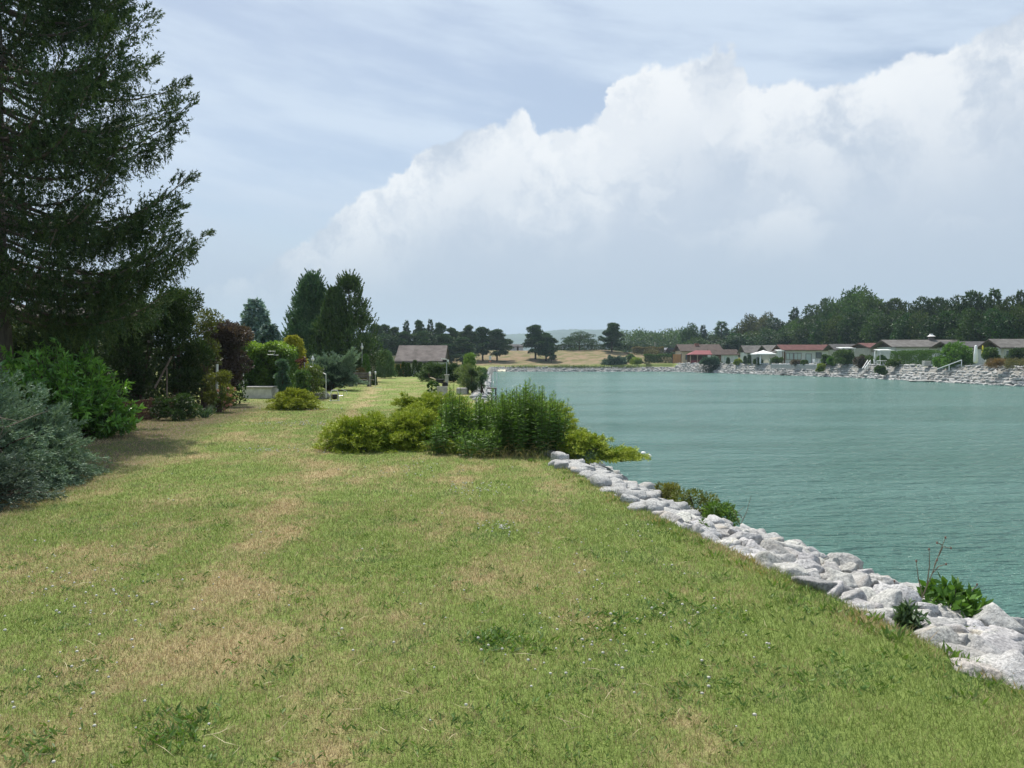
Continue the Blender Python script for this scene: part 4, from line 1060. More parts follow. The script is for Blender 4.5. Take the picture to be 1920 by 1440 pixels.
juniper('dark_juniper', XX(822, 62), 62, 0, 1.75, 1.5, 1.55, (.025, .06, .02), (.06, .115, .032), 'dark green spreading juniper in front of the low house', 121, nb=110, m=40, n=5, ll=.16, lw=.035, e0=8, e1=70, lat=.2, tips=(.12, .19, .055))
juniper('dark_juniper', XX(851, 58), 58, 0, .8, .8, 1.35, (.025, .06, .025), (.06, .11, .035), 'upright dark juniper right of the floodlight pole', 122, nb=60, m=34, n=5, ll=.15, lw=.035, e0=20, e1=85, lat=.2)
# floodlight
d = 50.0
rt = empty('floodlight_pole', (XX(837.5, d), d, 0), 'floodlight on a thin pole rising from a grey pedestal at the shore', 'floodlight')
zt = ZZ(673, d); zp = ZZ(703, d)
MB().tube([(0, 0, zp), (0, 0, zt)], .022, 8).build('pole', METAL, rt); MB().box((-.16, 0, zt), (.34, .08, .05), ry=.15).build('lamp_arm', PAINT, rt)
MB().box((.08, -.02, zt - .1), (.12, .12, .10)).build('lamp_head', PAINT, rt); MB().box((-.12, .02, zt - .13), (.26, .1, .16)).build('reflector', BLACK, rt)
MB().box((0, 0, zp / 2), (.2, .2, zp), bev=.01).build('pedestal', CONC, rt); MB().box((0, 0, zp), (.32, .32, .06), bev=.01).build('pedestal_cap', CONC, rt)
# wheelbarrow like cart
d = 46.0
rt = empty('wheelbarrow', (XX(822, d), d, 0), 'black wheelbarrow with long pale wooden handles, resting before the dark juniper', 'wheelbarrow')
for s_ in (-1, 1): MB().tube([(-.48, s_ * .2, .60), (-.28, s_ * .2, .54), (.28, s_ * .12, .22)], .02, 6).build('handle', mat('pale_wood', (.55, .45, .32), .7, .1, 5) if s_ < 0 else bpy.data.materials['pale_wood'], rt)
MB().prism([(-.12, .28), (.22, .28), (.30, .5), (-.2, .5)], lambda p: Vector((p[0] + .05, -.24, p[1])), lambda p: Vector((p[0] + .05, .24, p[1]))).build('tray', BLACK, rt)
o = MB().lathe((0, 0, 0), [(.05, -.03), (.15, -.03), (.17, 0), (.15, .03), (.05, .03)], 18).build('wheel', BLACK, rt); o.rotation_euler = (R(90), 0, 0); o.location = (.38, 0, .17)
for s_ in (-1, 1): MB().tube([(-.12, s_ * .2, .42), (-.18, s_ * .2, 0)], .015, 6).build('leg', METAL, rt)
MB().tube([(-.50, -.2, .60), (-.55, -.2, .85)], .02, 6).build('upright_grip', BROWNWOOD, rt)
# hydrangea and concrete ring
d = 38.0
rt = empty('hydrangea', (XX(812, d), d, 0), 'round leafy hydrangea with cream flower heads beside the grey concrete ring', 'shrub')
L = Leaves(131); rg = L.rng; C = sph(rg, 60) * (.22, .2, .24) + (0, 0, .27); L.spray(C, C - (0, 0, .2), 26, .09, .05, c3((.03, .085, .02), (.08, .16, .03), rg, 60), .7, .05); L.build('foliage', LEAF, rt)
C = sph(rg, 12) * (.24, .2, .22) + (0, -.06, .26); v0, f0 = ico(2)
np_mesh('blossom', np.concatenate([v0 * .042 + c for c in C]), np.concatenate([f0 + i * len(v0) for i in range(12)]), mat('cream_blossom', (.62, .66, .42), .9, .2, 40), parent=rt)
o = MB().lathe((0, 0, 0), [(.24, -.05), (.25, .40), (.2, .40), (.19, .1)], 24).build('concrete_ring', CONC, loc=(XX(829, 36.5), 36.5, 0), smooth=False); tag(o, 'grey concrete ring standing on the lawn beside the hydrangea', 'concrete ring')
# waterside shrubs
thicket(863, 892, 660, 740, 45, (.09, .17, .045), (.17, .27, .075), 'young_willow', 'light green young willow crown rising above the waterside shrubs', 141, nc=22, per=170, ll=.15, lw=.03, up=.9)
thicket(852, 900, 684, 748, 38, (.10, .155, .06), (.17, .22, .09), 'waterside_shrub', 'pale feathery shrub on the shore below the young willow', 142, nc=16, per=220, ll=.12, lw=.022, up=.9)
thicket(896, 912, 690, 722, 62, (.08, .14, .06), (.15, .22, .10), 'waterside_shrub', 'pale green shrub at the shore edge behind the jetty ladder', 145, nc=12, per=200, ll=.2, lw=.04, up=.8)
thicket(893, 916, 690, 745, 39, (.07, .14, .08), (.13, .21, .13), 'waterside_shrub', 'blue green feathery shrub at the water right of the dark column', 143, nc=10, per=200, ll=.12, lw=.02, up=.8)
thicket(876, 896, 688, 742, 37, (.045, .08, .045), (.08, .12, .065), 'column_juniper', 'dark grey green column shaped juniper among the waterside shrubs', 144, nc=16, per=200, ll=.09, lw=.022, up=1.0)
d = 37; o = MB().box((0, 0, .15), (.5, .3, .34), bev=.04).build('stone_block', CONC, loc=(XX(866, d), d, 0), smooth=False); tag(o, 'blue grey stone block below the waterside shrubs', 'stone block')
# swimming ladder and jetty
d = 52.0
rt = empty('bathing_ladder', (XX(928, d), d, WZ), 'white tubular bathing ladder rising above the small jetty', 'ladder')
zt, zj = ZZ(699, d) - WZ, ZZ(728, d) - WZ
for dx in (-.12, .12): MB().tube([(dx, .0, zj - .1), (dx, 0, zt - .05), (dx * .6, 0, zt)], .024, 8).build('rail', PAINT, rt)
for z in (.3, .6): MB().box((0, 0, z), (.26, .05, .03)).build('rung', PAINT, rt)
rt2 = empty('jetty', (XX(915, d), d, WZ), 'narrow wooden jetty reaching from the stones into the lake', 'jetty')
MB().box((-.2, 0, zj), (1.5, .9, .07), bev=.01).build('deck', WEATHER, rt2)
for dx in (-.8, .5): MB().tube([(dx, .3, -.8), (dx, .3, zj - .03)], .05, 8).build('post', WEATHER, rt2)

# ------------------------------------------------------------------ the planted mound in the centre
GA, GB, GT = (.12, .21, .025), (.27, .36, .045), (.40, .46, .06)
kw = dict(ll=.045, lw=.012, spread=.5, fr=.2)
gj = 'golden junipers of the mound in the middle'
juniper('golden_juniper', XX(682, 14.3), 14.3, 0, .9, .75, .72, GA, GB, 'golden juniper at the left end of the central mound, touching the clover', 151, nb=170, m=60, n=6, e0=0, e1=72, lat=.2, tips=GT, group=gj, **kw)
juniper('golden_juniper', XX(775, 14.6), 14.6, 0, .9, .7, .80, GA, GB, 'golden juniper left of the goldenrod, just right of the leftmost one', 152, nb=150, m=60, n=6, e0=0, e1=75, lat=.2, tips=GT, group=gj, **kw)
juniper('golden_juniper', XX(822, 17.6), 17.6, 0, 1.05, .9, 1.0, GA, GB, 'tall golden juniper at the back of the mound with a bough overhanging to the left', 153, nb=190, m=60, n=6, e0=10, e1=80, lat=.18, tips=GT, group=gj, droop=.35, **kw)
juniper('golden_juniper', XX(850, 14.6), 14.6, 0, .62, .5, .66, GA, GB, 'low golden juniper in the middle of the mound front, left of the goldenrod', 159, nb=100, m=56, n=6, e0=0, e1=75, lat=.2, tips=GT, group=gj, **kw)
r_, _ = juniper('golden_juniper', XX(780, 18.4), 18.4, .35, .62, .5, .62, GA, GB, 'small arching golden juniper bough at the top left of the mound', 154, nb=60, m=60, n=6, e0=15, e1=60, lat=.2, tips=GT, group=gj, droop=.35, **kw)
juniper('golden_juniper', XX(915, 16.2), 16.2, 0, .95, .7, .82, GA, GB, 'golden juniper showing between the goldenrod stems at the back', 155, nb=120, m=50, n=6, e0=5, e1=80, lat=.2, tips=GT, group=gj, **kw)
juniper('golden_juniper', XX(1025, 15.2), 15.2, 0, .72, .7, .92, GA, GB, 'upright golden juniper right behind the goldenrod against the water', 156, nb=150, m=56, n=6, e0=5, e1=82, lat=.18, tips=GT, group=gj, **kw)
r_, _ = juniper('golden_juniper', XX(1062, 13.4), 13.4, -.05, 1.15, .7, .50, GA, GB, 'golden juniper spilling over the stones towards the water at the right end of the mound', 157, nb=130, m=56, n=6, e0=0, e1=60, az=(-80, 120), lat=.16, tips=GT, group=gj, **kw)
L = Leaves(158); mb = MB()
arching(L, 26, 1.32, .8, .3, GA, GB, e0=-3, e1=9, m=70, n=7, ll=.045, lw=.012, az=(-22, 8), lat=.12, tips=GT, wood=mb, droop=.05, base=(0, 0, .02), spread=.5)
L.build('low_boughs', NEEDLE, r_); mb.build('branch', BARK, r_)

def goldenrod(x, y, n, rx, ry, h, label, seed):
    rt = empty('goldenrod_plant', (x, y, 0), label, 'plant', 'goldenrod clumps of the mound'); L = Leaves(seed); rg = L.rng; mb = MB()
    for _ in range(n):
        a = rg.random() * 6.28; q = rg.random() ** .5; bx, by = math.cos(a) * rx * q, math.sin(a) * ry * q
        H = h * rg.uniform(.72, 1.04) * (1 - .22 * q * q); tx, ty = bx * .12 + rg.normal(0, .05), by * .1 + rg.normal(0, .05)
        mb.tube([(bx, by, -.02), (bx + tx * .4, by + ty * .4, H * .5), (bx + tx, by + ty, H)], [.006, .005, .003], 4, False)
        m = int(64 * H / 1.2); t = rg.uniform(.12, 1, m); t = np.sort(t)
        P_ = np.stack([bx + tx * t, by + ty * t, H * t], 1); an = np.arange(m) * 2.4 + rg.random()
        e_ = np.interp(t, [0, .6, .92, 1], [-.25, .15, .7, 1.8])
        D_ = np.stack([np.cos(an), np.sin(an), e_], 1)
        ll = np.interp(t, [0, .3, .8, 1], [.07, .115, .09, .05]) * rg.uniform(.85, 1.15)
        k = np.interp(t, [0, .7, .93, 1], [0, .25, .8, 1])[:, None]
        col = np.array((.065, .145, .028)) * (1 - k) + np.array((.17, .29, .045)) * k
        dead = ((t < .3) & (rg.random(m) < .25))[:, None]; col = np.where(dead, np.array((.30, .27, .10)), col)
        L.add(P_, D_, ll, ll * .2, col * rg.uniform(.75, 1.3, (m, 1)))
    L.build('foliage', LEAF, rt); mb.build('stems', mat('green_stem', (.07, .10, .03)), rt)
goldenrod(XX(992, 13.5), 13.5, 170, .56, .45, 1.24, 'dense dark green stand of tall goldenrod at the right of the mound', 161)
goldenrod(XX(915, 14.3), 14.3, 80, .5, .45, 1.05, 'looser goldenrod stems in the middle of the mound', 162)
goldenrod(XX(850, 14.2), 14.2, 34, .22, .25, 1.14, 'narrow bunch of goldenrod standing free above the golden junipers', 163)
goldenrod(XX(835, 13.6), 13.6, 26, .3, .2, .62, 'short goldenrod shoots mixed into the middle golden junipers', 166)
goldenrod(XX(745, 14.6), 14.6, 16, .25, .15, .72, 'few short goldenrod stems poking out of the left golden junipers', 164)
goldenrod(XX(905, 13.2), 13.2, 44, .36, .26, .52, 'low goldenrod shoots along the front of the mound', 165)
def tuft(name, px, py, h, n, ca, cb, label, seed, wide=.6, lw=.008, cat='plant', zb=0.0, spreadr=.04, d=None):
    d = d or gd(py, zb); L = Leaves(seed); rg = L.rng; a = rg.random(n) * 6.28
    b = rg.normal(0, spreadr, (n, 3)) * (1, 1, 0)
    for s_ in (0, 1):
        D_ = np.stack([np.cos(a) * wide, np.sin(a) * wide, np.full(n, 1.0) if s_ == 0 else rg.uniform(-.7, .5, n)], 1); ll = h * rg.uniform(.6, 1.05, n) * (.6 if s_ == 0 else .5)
        L.add(b, D_, ll, lw, c3(ca, cb, rg, n))
        b = b + unit(D_) * ll[:, None] * .97
    o = L.build(name, LEAF, loc=(XX(px, d), d, zb)); return tag(o, label, cat)
tuft('daylily', 872, 852, .42, 110, (.13, .2, .03), (.28, .33, .06), 'fresh yellow green arching leaf tuft at the front edge of the mound', 171, .8, .02, spreadr=.1)
tuft('daylily', 826, 850, .40, 70, (.12, .17, .04), (.25, .27, .08), 'smaller yellow green leaf tuft left of the arching one', 172, .7, .018, spreadr=.08)
tuft('dry_grass_tuft', 740, 838, .5, 120, (.20, .22, .09), (.36, .33, .18), 'dry pale grass tuft growing through the left golden junipers', 173, .4, .006, spreadr=.12)
tuft('dry_grass_tuft', 960, 858, .34, 140, (.16, .19, .05), (.40, .32, .18), 'dry grass at the foot of the dense goldenrod', 174, .6, .006, spreadr=.3)
tuft('dry_grass_tuft', 1010, 858, .3, 110, (.16, .20, .05), (.34, .30, .14), 'yellowing grass where the goldenrod meets the first stones', 175, .6, .006, spreadr=.2)
tuft('blue_grass_tuft', 1098, 872, .33, 120, (.07, .13, .09), (.12, .18, .13), 'bluish grass tuft rising between the first stones and the juniper', 176, .4, .006, spreadr=.07, zb=-.1)

# ------------------------------------------------------------------ plants on the stones
def bank_plant(name, px, d, zb, rx, ry, H, ca, cb, label, seed, **kw):
    return shrub(name, XX(px, d), d, zb, rx, ry, H, ca, cb, label, 'plant', seed, **kw)
bk = dict(nc=13, per=150, ll=.045, lw=.014, bottom=.2)
bank_plant('bank_shrub', 1250, 10.6, -.38, .26, .22, .33, (.11, .13, .03), (.20, .20, .05), 'olive brown low shrub behind the stones, farthest of the three in a row', 181, **bk)
bank_plant('bank_shrub', 1310, 9.7, -.42, .33, .25, .42, (.09, .13, .025), (.18, .20, .05), 'olive green shrub behind the stones with thin red stems, middle of three', 182, **bk)
bank_plant('bank_shrub', 1355, 9.0, -.42, .2, .2, .40, (.06, .13, .02), (.13, .22, .04), 'brighter green shrub behind the stones, nearest of the three in a row', 183, **bk)
def dead_stem(px, d, zb, pts, label, name='dry_stalk', heads=True, seed=1):
    rt = empty(name, (XX(px, d), d, zb), label, 'plant'); rg = np.random.default_rng(seed); mb = MB(); hd = MB()
    for q in pts:
        ps = [at(a, b, d) - rt.location for a, b in q]; mb.tube(ps, list(np.linspace(.0045, .002, len(ps))), 5, False)
        if heads: hd.lathe(ps[-1] - Vector((0, 0, .008)), [(.002, 0), (.007, .005), (.006, .013), (.002, .018)], 8)
    mb.build('stalk', mat('stalk_brown', (.16, .13, .09)) if 'stalk_brown' not in bpy.data.materials else bpy.data.materials['stalk_brown'], rt)
    if heads: hd.build('seed_head', mat('seed_brown', (.20, .12, .09)) if 'seed_brown' not in bpy.data.materials else bpy.data.materials['seed_brown'], rt)
    return rt
dead_stem(1388, 8.6, -.4, [[(1388, 985), (1400, 960), (1409, 928)], [(1388, 985), (1375, 955), (1372, 950)], [(1392, 972), (1384, 960), (1396, 950)]], 'dark dead stem sticking up at the near end of the olive shrubs', heads=False)
tuft('bank_weed', 1375, 985, .2, 60, (.06, .11, .03), (.12, .17, .05), 'small green weed at the foot of the dark dead stem', 184, .8, .014, zb=-.42, d=8.7)
d = 5.45
dead_stem(1716, d, -.2, [[(1708, 1165), (1730, 1118), (1748, 1075), (1762, 1035), (1773, 1008)], [(1738, 1098), (1743, 1060), (1742, 1030)], [(1760, 1042), (1768, 1025), (1783, 1028)], [(1730, 1118), (1722, 1085), (1718, 1052)],
                         [(1748, 1075), (1760, 1062), (1774, 1058)], [(1752, 1062), (1755, 1052), (1757, 1050)], [(1766, 1022), (1762, 1019), (1757, 1018)]], 'tall thin branching stalk with small brown seed heads, leaning right over the water')
dead_stem(1770, 5.9, -.3, [[(1800, 1130), (1838, 1118), (1852, 1145)], [(1800, 1130), (1830, 1100), (1832, 1096)], [(1690, 1140), (1680, 1105), (1677, 1090)]], 'fine pale dry stalks round the leafy green bank plant', seed=2)
def leafy(px, d, zb, H, rx, n, label, seed, ca, cb, ll=.085, lw=.036, name='leafy_bank_plant'):
    rt = empty(name, (XX(px, d), d, zb), label, 'plant'); L = Leaves(seed); rg = L.rng; mb = MB()
    for _ in range(n):
        a = rg.random() * 6.28; q = rg.random() ** .6 * rx; h = H * rg.uniform(.45, 1) * (1 - .35 * q / rx); e = np.array([math.cos(a) * q, math.sin(a) * q, h])
        mb.tube([(0, 0, -.05), tuple(e * (.4, .4, .55)), tuple(e)], [.005, .004, .002], 4, False)
        t = np.linspace(.35, 1, 7)[:, None]; p = e * t * (1, 1, 1)
        L.spray(p, rg.normal(0, .7, (7, 3)) + (0, 0, -.1) + e * 1.2, 3, ll, lw, c3(ca, cb, rg, 7), .7, .02)
    L.build('foliage', LEAF, rt); mb.build('stems', DEAD, rt)
leafy(1792, 5.5, -.27, .34, .22, 140, 'leafy bright green plant on the stones near the right edge, highest of the bank plants', 191, (.05, .125, .02), (.12, .24, .04))
leafy(1712, 4.9, -.06, .17, .085, 16, 'small grey green thistle at the foot of the tall stalk', 192, (.05, .10, .04), (.10, .16, .07), .07, .02, 'thistle')
tuft('bank_grass_tuft', 1706, 1150, .16, 90, (.10, .16, .07), (.18, .24, .11), 'fine green grass tuft among the stones left of the leafy plant', 193, .7, .005, d=5.5, zb=-.15)
tuft('bank_grass_tuft', 1795, 1190, .12, 60, (.12, .17, .08), (.2, .25, .13), 'thin grass tuft between the stones just below the leafy plant', 194, .6, .005, d=4.9, zb=-.1)
leafy(1318, 7.35, -.08, .22, .07, 12, 'single green seedling growing through the stones where they widen', 195, (.08, .15, .04), (.13, .22, .06), .05, .022, 'seedling')
tuft('bank_grass_tuft', 1520, 1060, .16, 26, (.3, .3, .18), (.45, .42, .28), 'sparse straw stalks on the outer stones halfway along the bank', 196, .35, .004, d=6.9, zb=-.22)
for px, py, lab in ((1207, 851, 'white float of the pair on the water off the juniper tip, farther left one'), (1217, 856, 'white float of the pair on the water off the juniper tip, right one')):
    d = gd(py + 1, WZ); o = MB().lathe((0, 0, 0), [(.03, -.05), (.08, -.02), (.085, .02), (.06, .055), (.02, .07)], 14).build('float', PAINT, loc=(XX(px, d), d, WZ + .02), smooth=True); tag(o, lab, 'float', 'white floats')
# ------------------------------------------------------------------ far end: pines on the bank
P1 = tree('pine_tree', 201, 10, 3.4, 'pine', *pal('pine'), leaf=.42, per=120, nc=72, th=.2)
P2 = tree('pine_tree', 202, 10, 3.0, 'pine', *pal('pine'), leaf=.42, per=120, nc=60, th=.18)
P3 = tree('umbrella_pine', 203, 10, 6.5, 'umbrella', *pal('pine'), leaf=.42, per=70, nc=80, th=.12)
T1 = tree('broadleaf_tree', 204, 10, 3.6, 'round', *pal('mid'), leaf=.42, per=150, nc=50, th=.12)
T2 = tree('broadleaf_tree', 205, 10, 3.0, 'round', *pal('dark'), leaf=.42, per=150, nc=46, th=.12)
SP = tree('fir_tree', 206, 10, 2.4, 'spire', *pal('pine'), leaf=.38, per=170, density=1.0, th=.1)
used = set()
def put(proto, px, top_, d, wpx, label, cat='tree', group=None, color=(1, 1, 1), seed=0, zb=None, fill=0):
    x = XX(px, d); zb = float(ground_z(x, d)) if zb is None else zb
    H = ZZ(top_, d) - zb; wdt = wpx / F * d
    base = {'P1': (P1, 6.8), 'P2': (P2, 6.0), 'P3': (P3, 13), 'T1': (T1, 7.2), 'T2': (T2, 6), 'SP': (SP, 4.8)}[proto]
    first = proto not in used; used.add(proto)
    return place(base[0], x, d, zb - .1, wdt / base[1], H / 10, (seed * 2.399) % 6.28, label, cat, group, color, first)
pg = 'pines on the bank at the far left'
for i, (px, t_, d, w_, k, lab) in enumerate((
        (703, 608, 200, 34, 'P1', 'first dark pine right of the feathery cypress'), (722, 606, 205, 30, 'P2', 'second dark pine right of the feathery cypress'), (741, 613, 208, 28, 'P1', 'low pine left above the old tiled roof'),
        (762, 600, 200, 26, 'SP', 'narrow pointed pine above the left half of the old tiled roof'), (786, 598, 204, 26, 'P2', 'round topped pine above the middle of the old tiled roof'), (807, 598, 206, 24, 'SP', 'pointed pine above the right half of the old tiled roof'),
        (824, 605, 200, 28, 'P1', 'pine above the right end of the old tiled roof'), (846, 612, 203, 30, 'P2', 'pine just right of the old tiled roof, before the notch in the row'), (879, 607, 212, 28, 'P2', 'taller pine right of the notch, behind the young willow'),
        (905, 613, 214, 36, 'P1', 'wide pine with low branches behind the signboard'), (932, 617, 213, 36, 'P1', 'last pine of the long row, leaning out to the right'), (862, 622, 225, 26, 'P1', 'lower pine in the notch of the row'))):
    put(k, px, t_, d, w_ * 1.45, lab, 'pine', pg, (.95 + .1 * (i % 3), 1, 1), i)
for i, (px, t_) in enumerate(((690, 622), (722, 624), (756, 620), (795, 618), (832, 624), (868, 630))):
    put('P2', px, t_, 190 + i, 62, ('low dark pine at the back left, behind the tall garden lamp', 'low dark pine behind the feathery round shrub', 'low dark pine behind the left end of the tiled roof', 'low dark pine behind the middle of the tiled roof', 'low dark pine behind the right end of the tiled roof', 'low dark pine behind the dark spreading juniper')[i], 'pine', 'low pines behind the low house', (.85, .9, .9), i + 3)
put('P1', 1004, 609, 216, 54, 'left and taller pine of the group on the dry bank beside the white hut', 'pine', 'pines on the dry bank', seed=2)
put('P2', 1024, 622, 213, 46, 'smaller right hand pine of the group beside the white hut', 'pine', 'pines on the dry bank', seed=4)
put('P2', 1034, 642, 209, 20, 'stunted pine at the foot of the group beside the white hut', 'pine', 'pines on the dry bank', seed=5)
put('P3', 1086, 615, 236, 72, 'wide flat topped pine on the middle of the dry bank', 'pine', 'pines on the dry bank', seed=1)
put('P1', 1147, 605, 229, 52, 'single tall pine at the right end of the dry bank', 'pine', 'pines on the dry bank', (1, 1, .95), seed=8)

# far wood seen over the bank: one mass
L = Leaves(210); rg = L.rng
def woodmass(name, px0, px1, tops, d, ca, cb, label, n, seed, r=4.5, depth=22, leaf=1.0):
    L = Leaves(seed); rg = L.rng; C = []; Rr = []
    for _ in range(n):
        px = rg.uniform(px0, px1); t_ = np.interp(px, [p[0] for p in tops], [p[1] for p in tops]); dd = d + rg.uniform(0, depth)
        zt = ZZ(t_, dd); q = rg.random() ** 1.6; C.append((XX(px, dd), dd, zt - r * .6 - q * (zt - 2))); Rr.append(r * rg.uniform(.6, 1.1))
    clumps(L, np.array(C), np.array(Rr), ca, cb, 190, 1, leaf, leaf * .55, .8)
    return tag(L.build(name, LEAF), label, 'woodland', kind='stuff')
woodmass('woodland', 1140, 1420, [(1140, 630), (1165, 622), (1200, 622), (1230, 626), (1260, 618), (1290, 622), (1420, 625)], 330, (.05, .10, .03), (.085, .14, .045), 'light green far wood behind the parked cars', 150, 211, 5, 30)
woodmass('woodland', 640, 960, [(640, 640), (800, 640), (960, 652)], 330, (.03, .06, .028), (.05, .09, .04), 'dark far wood low behind the long row of pines', 60, 212, 5, 30)
woodmass('woodland', 1040, 1150, [(1040, 650), (1150, 648)], 300, (.06, .11, .035), (.09, .15, .05), 'low light green growth behind the flat topped pine', 24, 213, 2.2, 10, .6)

def hedge(name, x0, x1, y, thick, zb, h, ca, cb, label, seed, n=6000, ll=.22, y1=None, cat='hedge'):
    """a clipped or loose hedge from (x0,y) to (x1,y1)"""
    y1 = y if y1 is None else y1
    rt = empty(name, ((x0 + x1) / 2, (y + y1) / 2, zb), label, cat); L = Leaves(seed); rg = L.rng
    ln = math.hypot(x1 - x0, y1 - y); ux, uy = (x1 - x0) / ln, (y1 - y) / ln
    u = (rg.random(n) - .5) * ln; side = rg.random(n); v = np.where(side < .45, -thick / 2, np.where(side < .6, thick / 2, (rg.random(n) - .5) * thick)); z = np.where(side < .6, rg.random(n) * h, h) + .08 * h * np.sin(u * 1.7) * (side >= .6)
    P_ = np.stack([u * ux - v * uy, u * uy + v * ux, z], 1) + rg.normal(0, .06, (n, 3)) * (1, 1, 1)
    P_[:, 2] = np.maximum(P_[:, 2], 0)
    D_ = rg.normal(0, .6, (n, 3)) + np.stack([-uy * np.sign(v), ux * np.sign(v), np.full(n, .4)], 1)
    L.add(P_, D_, ll, ll * .55, c3(ca, cb, rg, n)); L.build('foliage', LEAF, rt)
    mb = MB()
    for q in np.linspace(-.45, .45, max(3, int(ln / 2))): mb.tube([(q * ln * ux, q * ln * uy, 0), (q * ln * ux, q * ln * uy, h * .8)], .03, 5)
    mb.build('stems', BARK, rt); return rt
d = 240
hedge('dark_hedge', XX(1040, d), XX(1196, d), d, 1.6, float(ground_z(20, d)), 1.5, *pal('dark'), 'low dark clipped hedge along the top of the dry bank', 221, 5000, .4)
d = 228
hedge('brown_hedge', XX(1186, d), XX(1243, d), d, 3, ZZ(664, d), 1.8, (.10, .10, .045), (.2, .16, .08), 'brownish loose hedge right of the single tall pine', 222, 3500, .35)
d = 207
hedge('clipped_hedge', XX(1207, d), XX(1262, d), d, 2.0, float(ground_z(36, d)), 2.0, (.04, .10, .018), (.08, .16, .03), 'bright green clipped hedge at the corner of the lake', 223, 4500, .3)
d = 203
r_, _ = juniper('blue_green_juniper', XX(1152, d), d, -.2, 4.0, 2.0, 2.9, (.06, .11, .075), (.11, .17, .125), 'wide blue green juniper hanging over the far shore at the foot of the dry bank', 224, nb=70, m=40, n=4, ll=.5, lw=.14, e0=5, e1=70, lat=.2)
thicket(1160, 1190, 664, 690, 208, (.05, .11, .03), (.09, .15, .05), 'green_bush', 'mid green bush behind the wide blue green juniper', 225, nc=14, per=160, ll=.4, lw=.2)
thicket(1176, 1204, 672, 694, 203, (.13, .20, .025), (.22, .28, .05), 'lime_bush', 'yellow green bush at the water between the wide juniper and the stone terrace', 226, nc=14, per=160, ll=.4, lw=.2)
thicket(1205, 1240, 655, 682, 214, (.11, .10, .05), (.16, .15, .07), 'heather_bush', 'brown and green mound above the bright clipped hedge', 227, nc=14, per=160, ll=.4, lw=.2)
hedge('backdrop_hedge', XX(232, 27.5), XX(446, 30), 27.5, 1.4, 0, 2.0, *pal('dark'), 'long dark hedge added as backing for the gaps in the thicket', 229, 11000, .13, y1=30)  # added hedge, darkens gaps where bright lawn showed through the thicket
hedge('backdrop_hedge', XX(-120, 27), XX(232, 27.5), 27, 1.2, 0, 1.9, *pal('dark'), 'dark hedge in front of the garden hut behind the spruce', 230, 11000, .13, y1=27.5)
# reeds on the far shore
L = Leaves(228); rg = L.rng; m = 2600; x = np.concatenate([rg.normal(c, s, m // 5) for c, s in ((12, 2.2), (17, 2), (23, 3), (29, 2), (3, 2.5))]); m = len(x)
L.add(np.stack([x, LAKE_END + rg.uniform(1.2, 2.6, m), np.full(m, -.5)], 1), np.stack([rg.normal(0, .25, m), rg.normal(0, .2, m), np.ones(m)], 1), rg.uniform(.5, 1.1, m), .07, c3((.08, .13, .045), (.16, .20, .08), rg, m))
tag(L.build('reeds', LEAF), 'green reeds among the stones of the far shore below the dry bank', 'reeds', kind='stuff')
# white hut, fence, signboard, slipway, bench on the bank
d = 238
zb = float(ground_z(XX(967, d), d))
h = gable_house('white_hut', 'small white hut with dark flat pitched roof on top of the dry bank', XX(957, d), XX(981, d), d, d + 4, zb - .1, ZZ(650, d), ZZ(646, d), ROOF_DARK, WHITE, WHITE, 'x', .3, eo=.3)
onwall(h, 'window', XX(961, d), XX(965, d), d, zb + .6, zb + 1.2, GLASS, frame=PAINT); onwall(h, 'door', XX(969, d), XX(972.5, d), d, zb, zb + 1.45, DARKWOOD)
d = 205
rt = empty('signboard', (XX(919, d), d, float(ground_z(XX(919, d), d))), 'small white signboard on an orange striped post at the far shore', 'sign')
zc = ZZ(671, d) - rt.location.z
MB().box((0, 0, zc), (.62, .06, 1.0)).build('board', PAINT, rt); MB().box((0, -.04, zc), (.2, .02, .62)).build('dark_mark', METAL, rt)
MB().box((0, 0, zc - .9), (.55, .06, .35)).build('orange_board', mat('orange_red', (.55, .2, .12), .7), rt); MB().tube([(0, .05, 0), (0, .05, zc)], .05, 6).build('post', METAL, rt)
d = 198.6
rt = empty('slipway', (XX(941, d), d, WZ), 'pale concrete slab slipping down to the water below the signboard', 'slipway')
MB().prism([(-1.2, -.1), (1.9, .95), (1.9, 1.15), (-1.2, .08)], lambda p: Vector((-1.0, p[0], p[1])), lambda p: Vector((.9, p[0], p[1]))).build('slab', mat('cream_concrete', (.62, .58, .44), .9, .1, 2), rt)
rt2 = empty('shore_wall', (XX(928, d), d, WZ), 'row of short white posts and ledge left of the pale slab on the far shore', 'wall')
MB().box((0, .5, .3), (4.2, .6, .5), bev=.05).build('ledge', WHITE, rt2)
for q in np.linspace(-1.6, .6, 6): MB().tube([(q, .6, .5), (q, .6, 1.25)], .07, 6).build('post', WHITE, rt2)

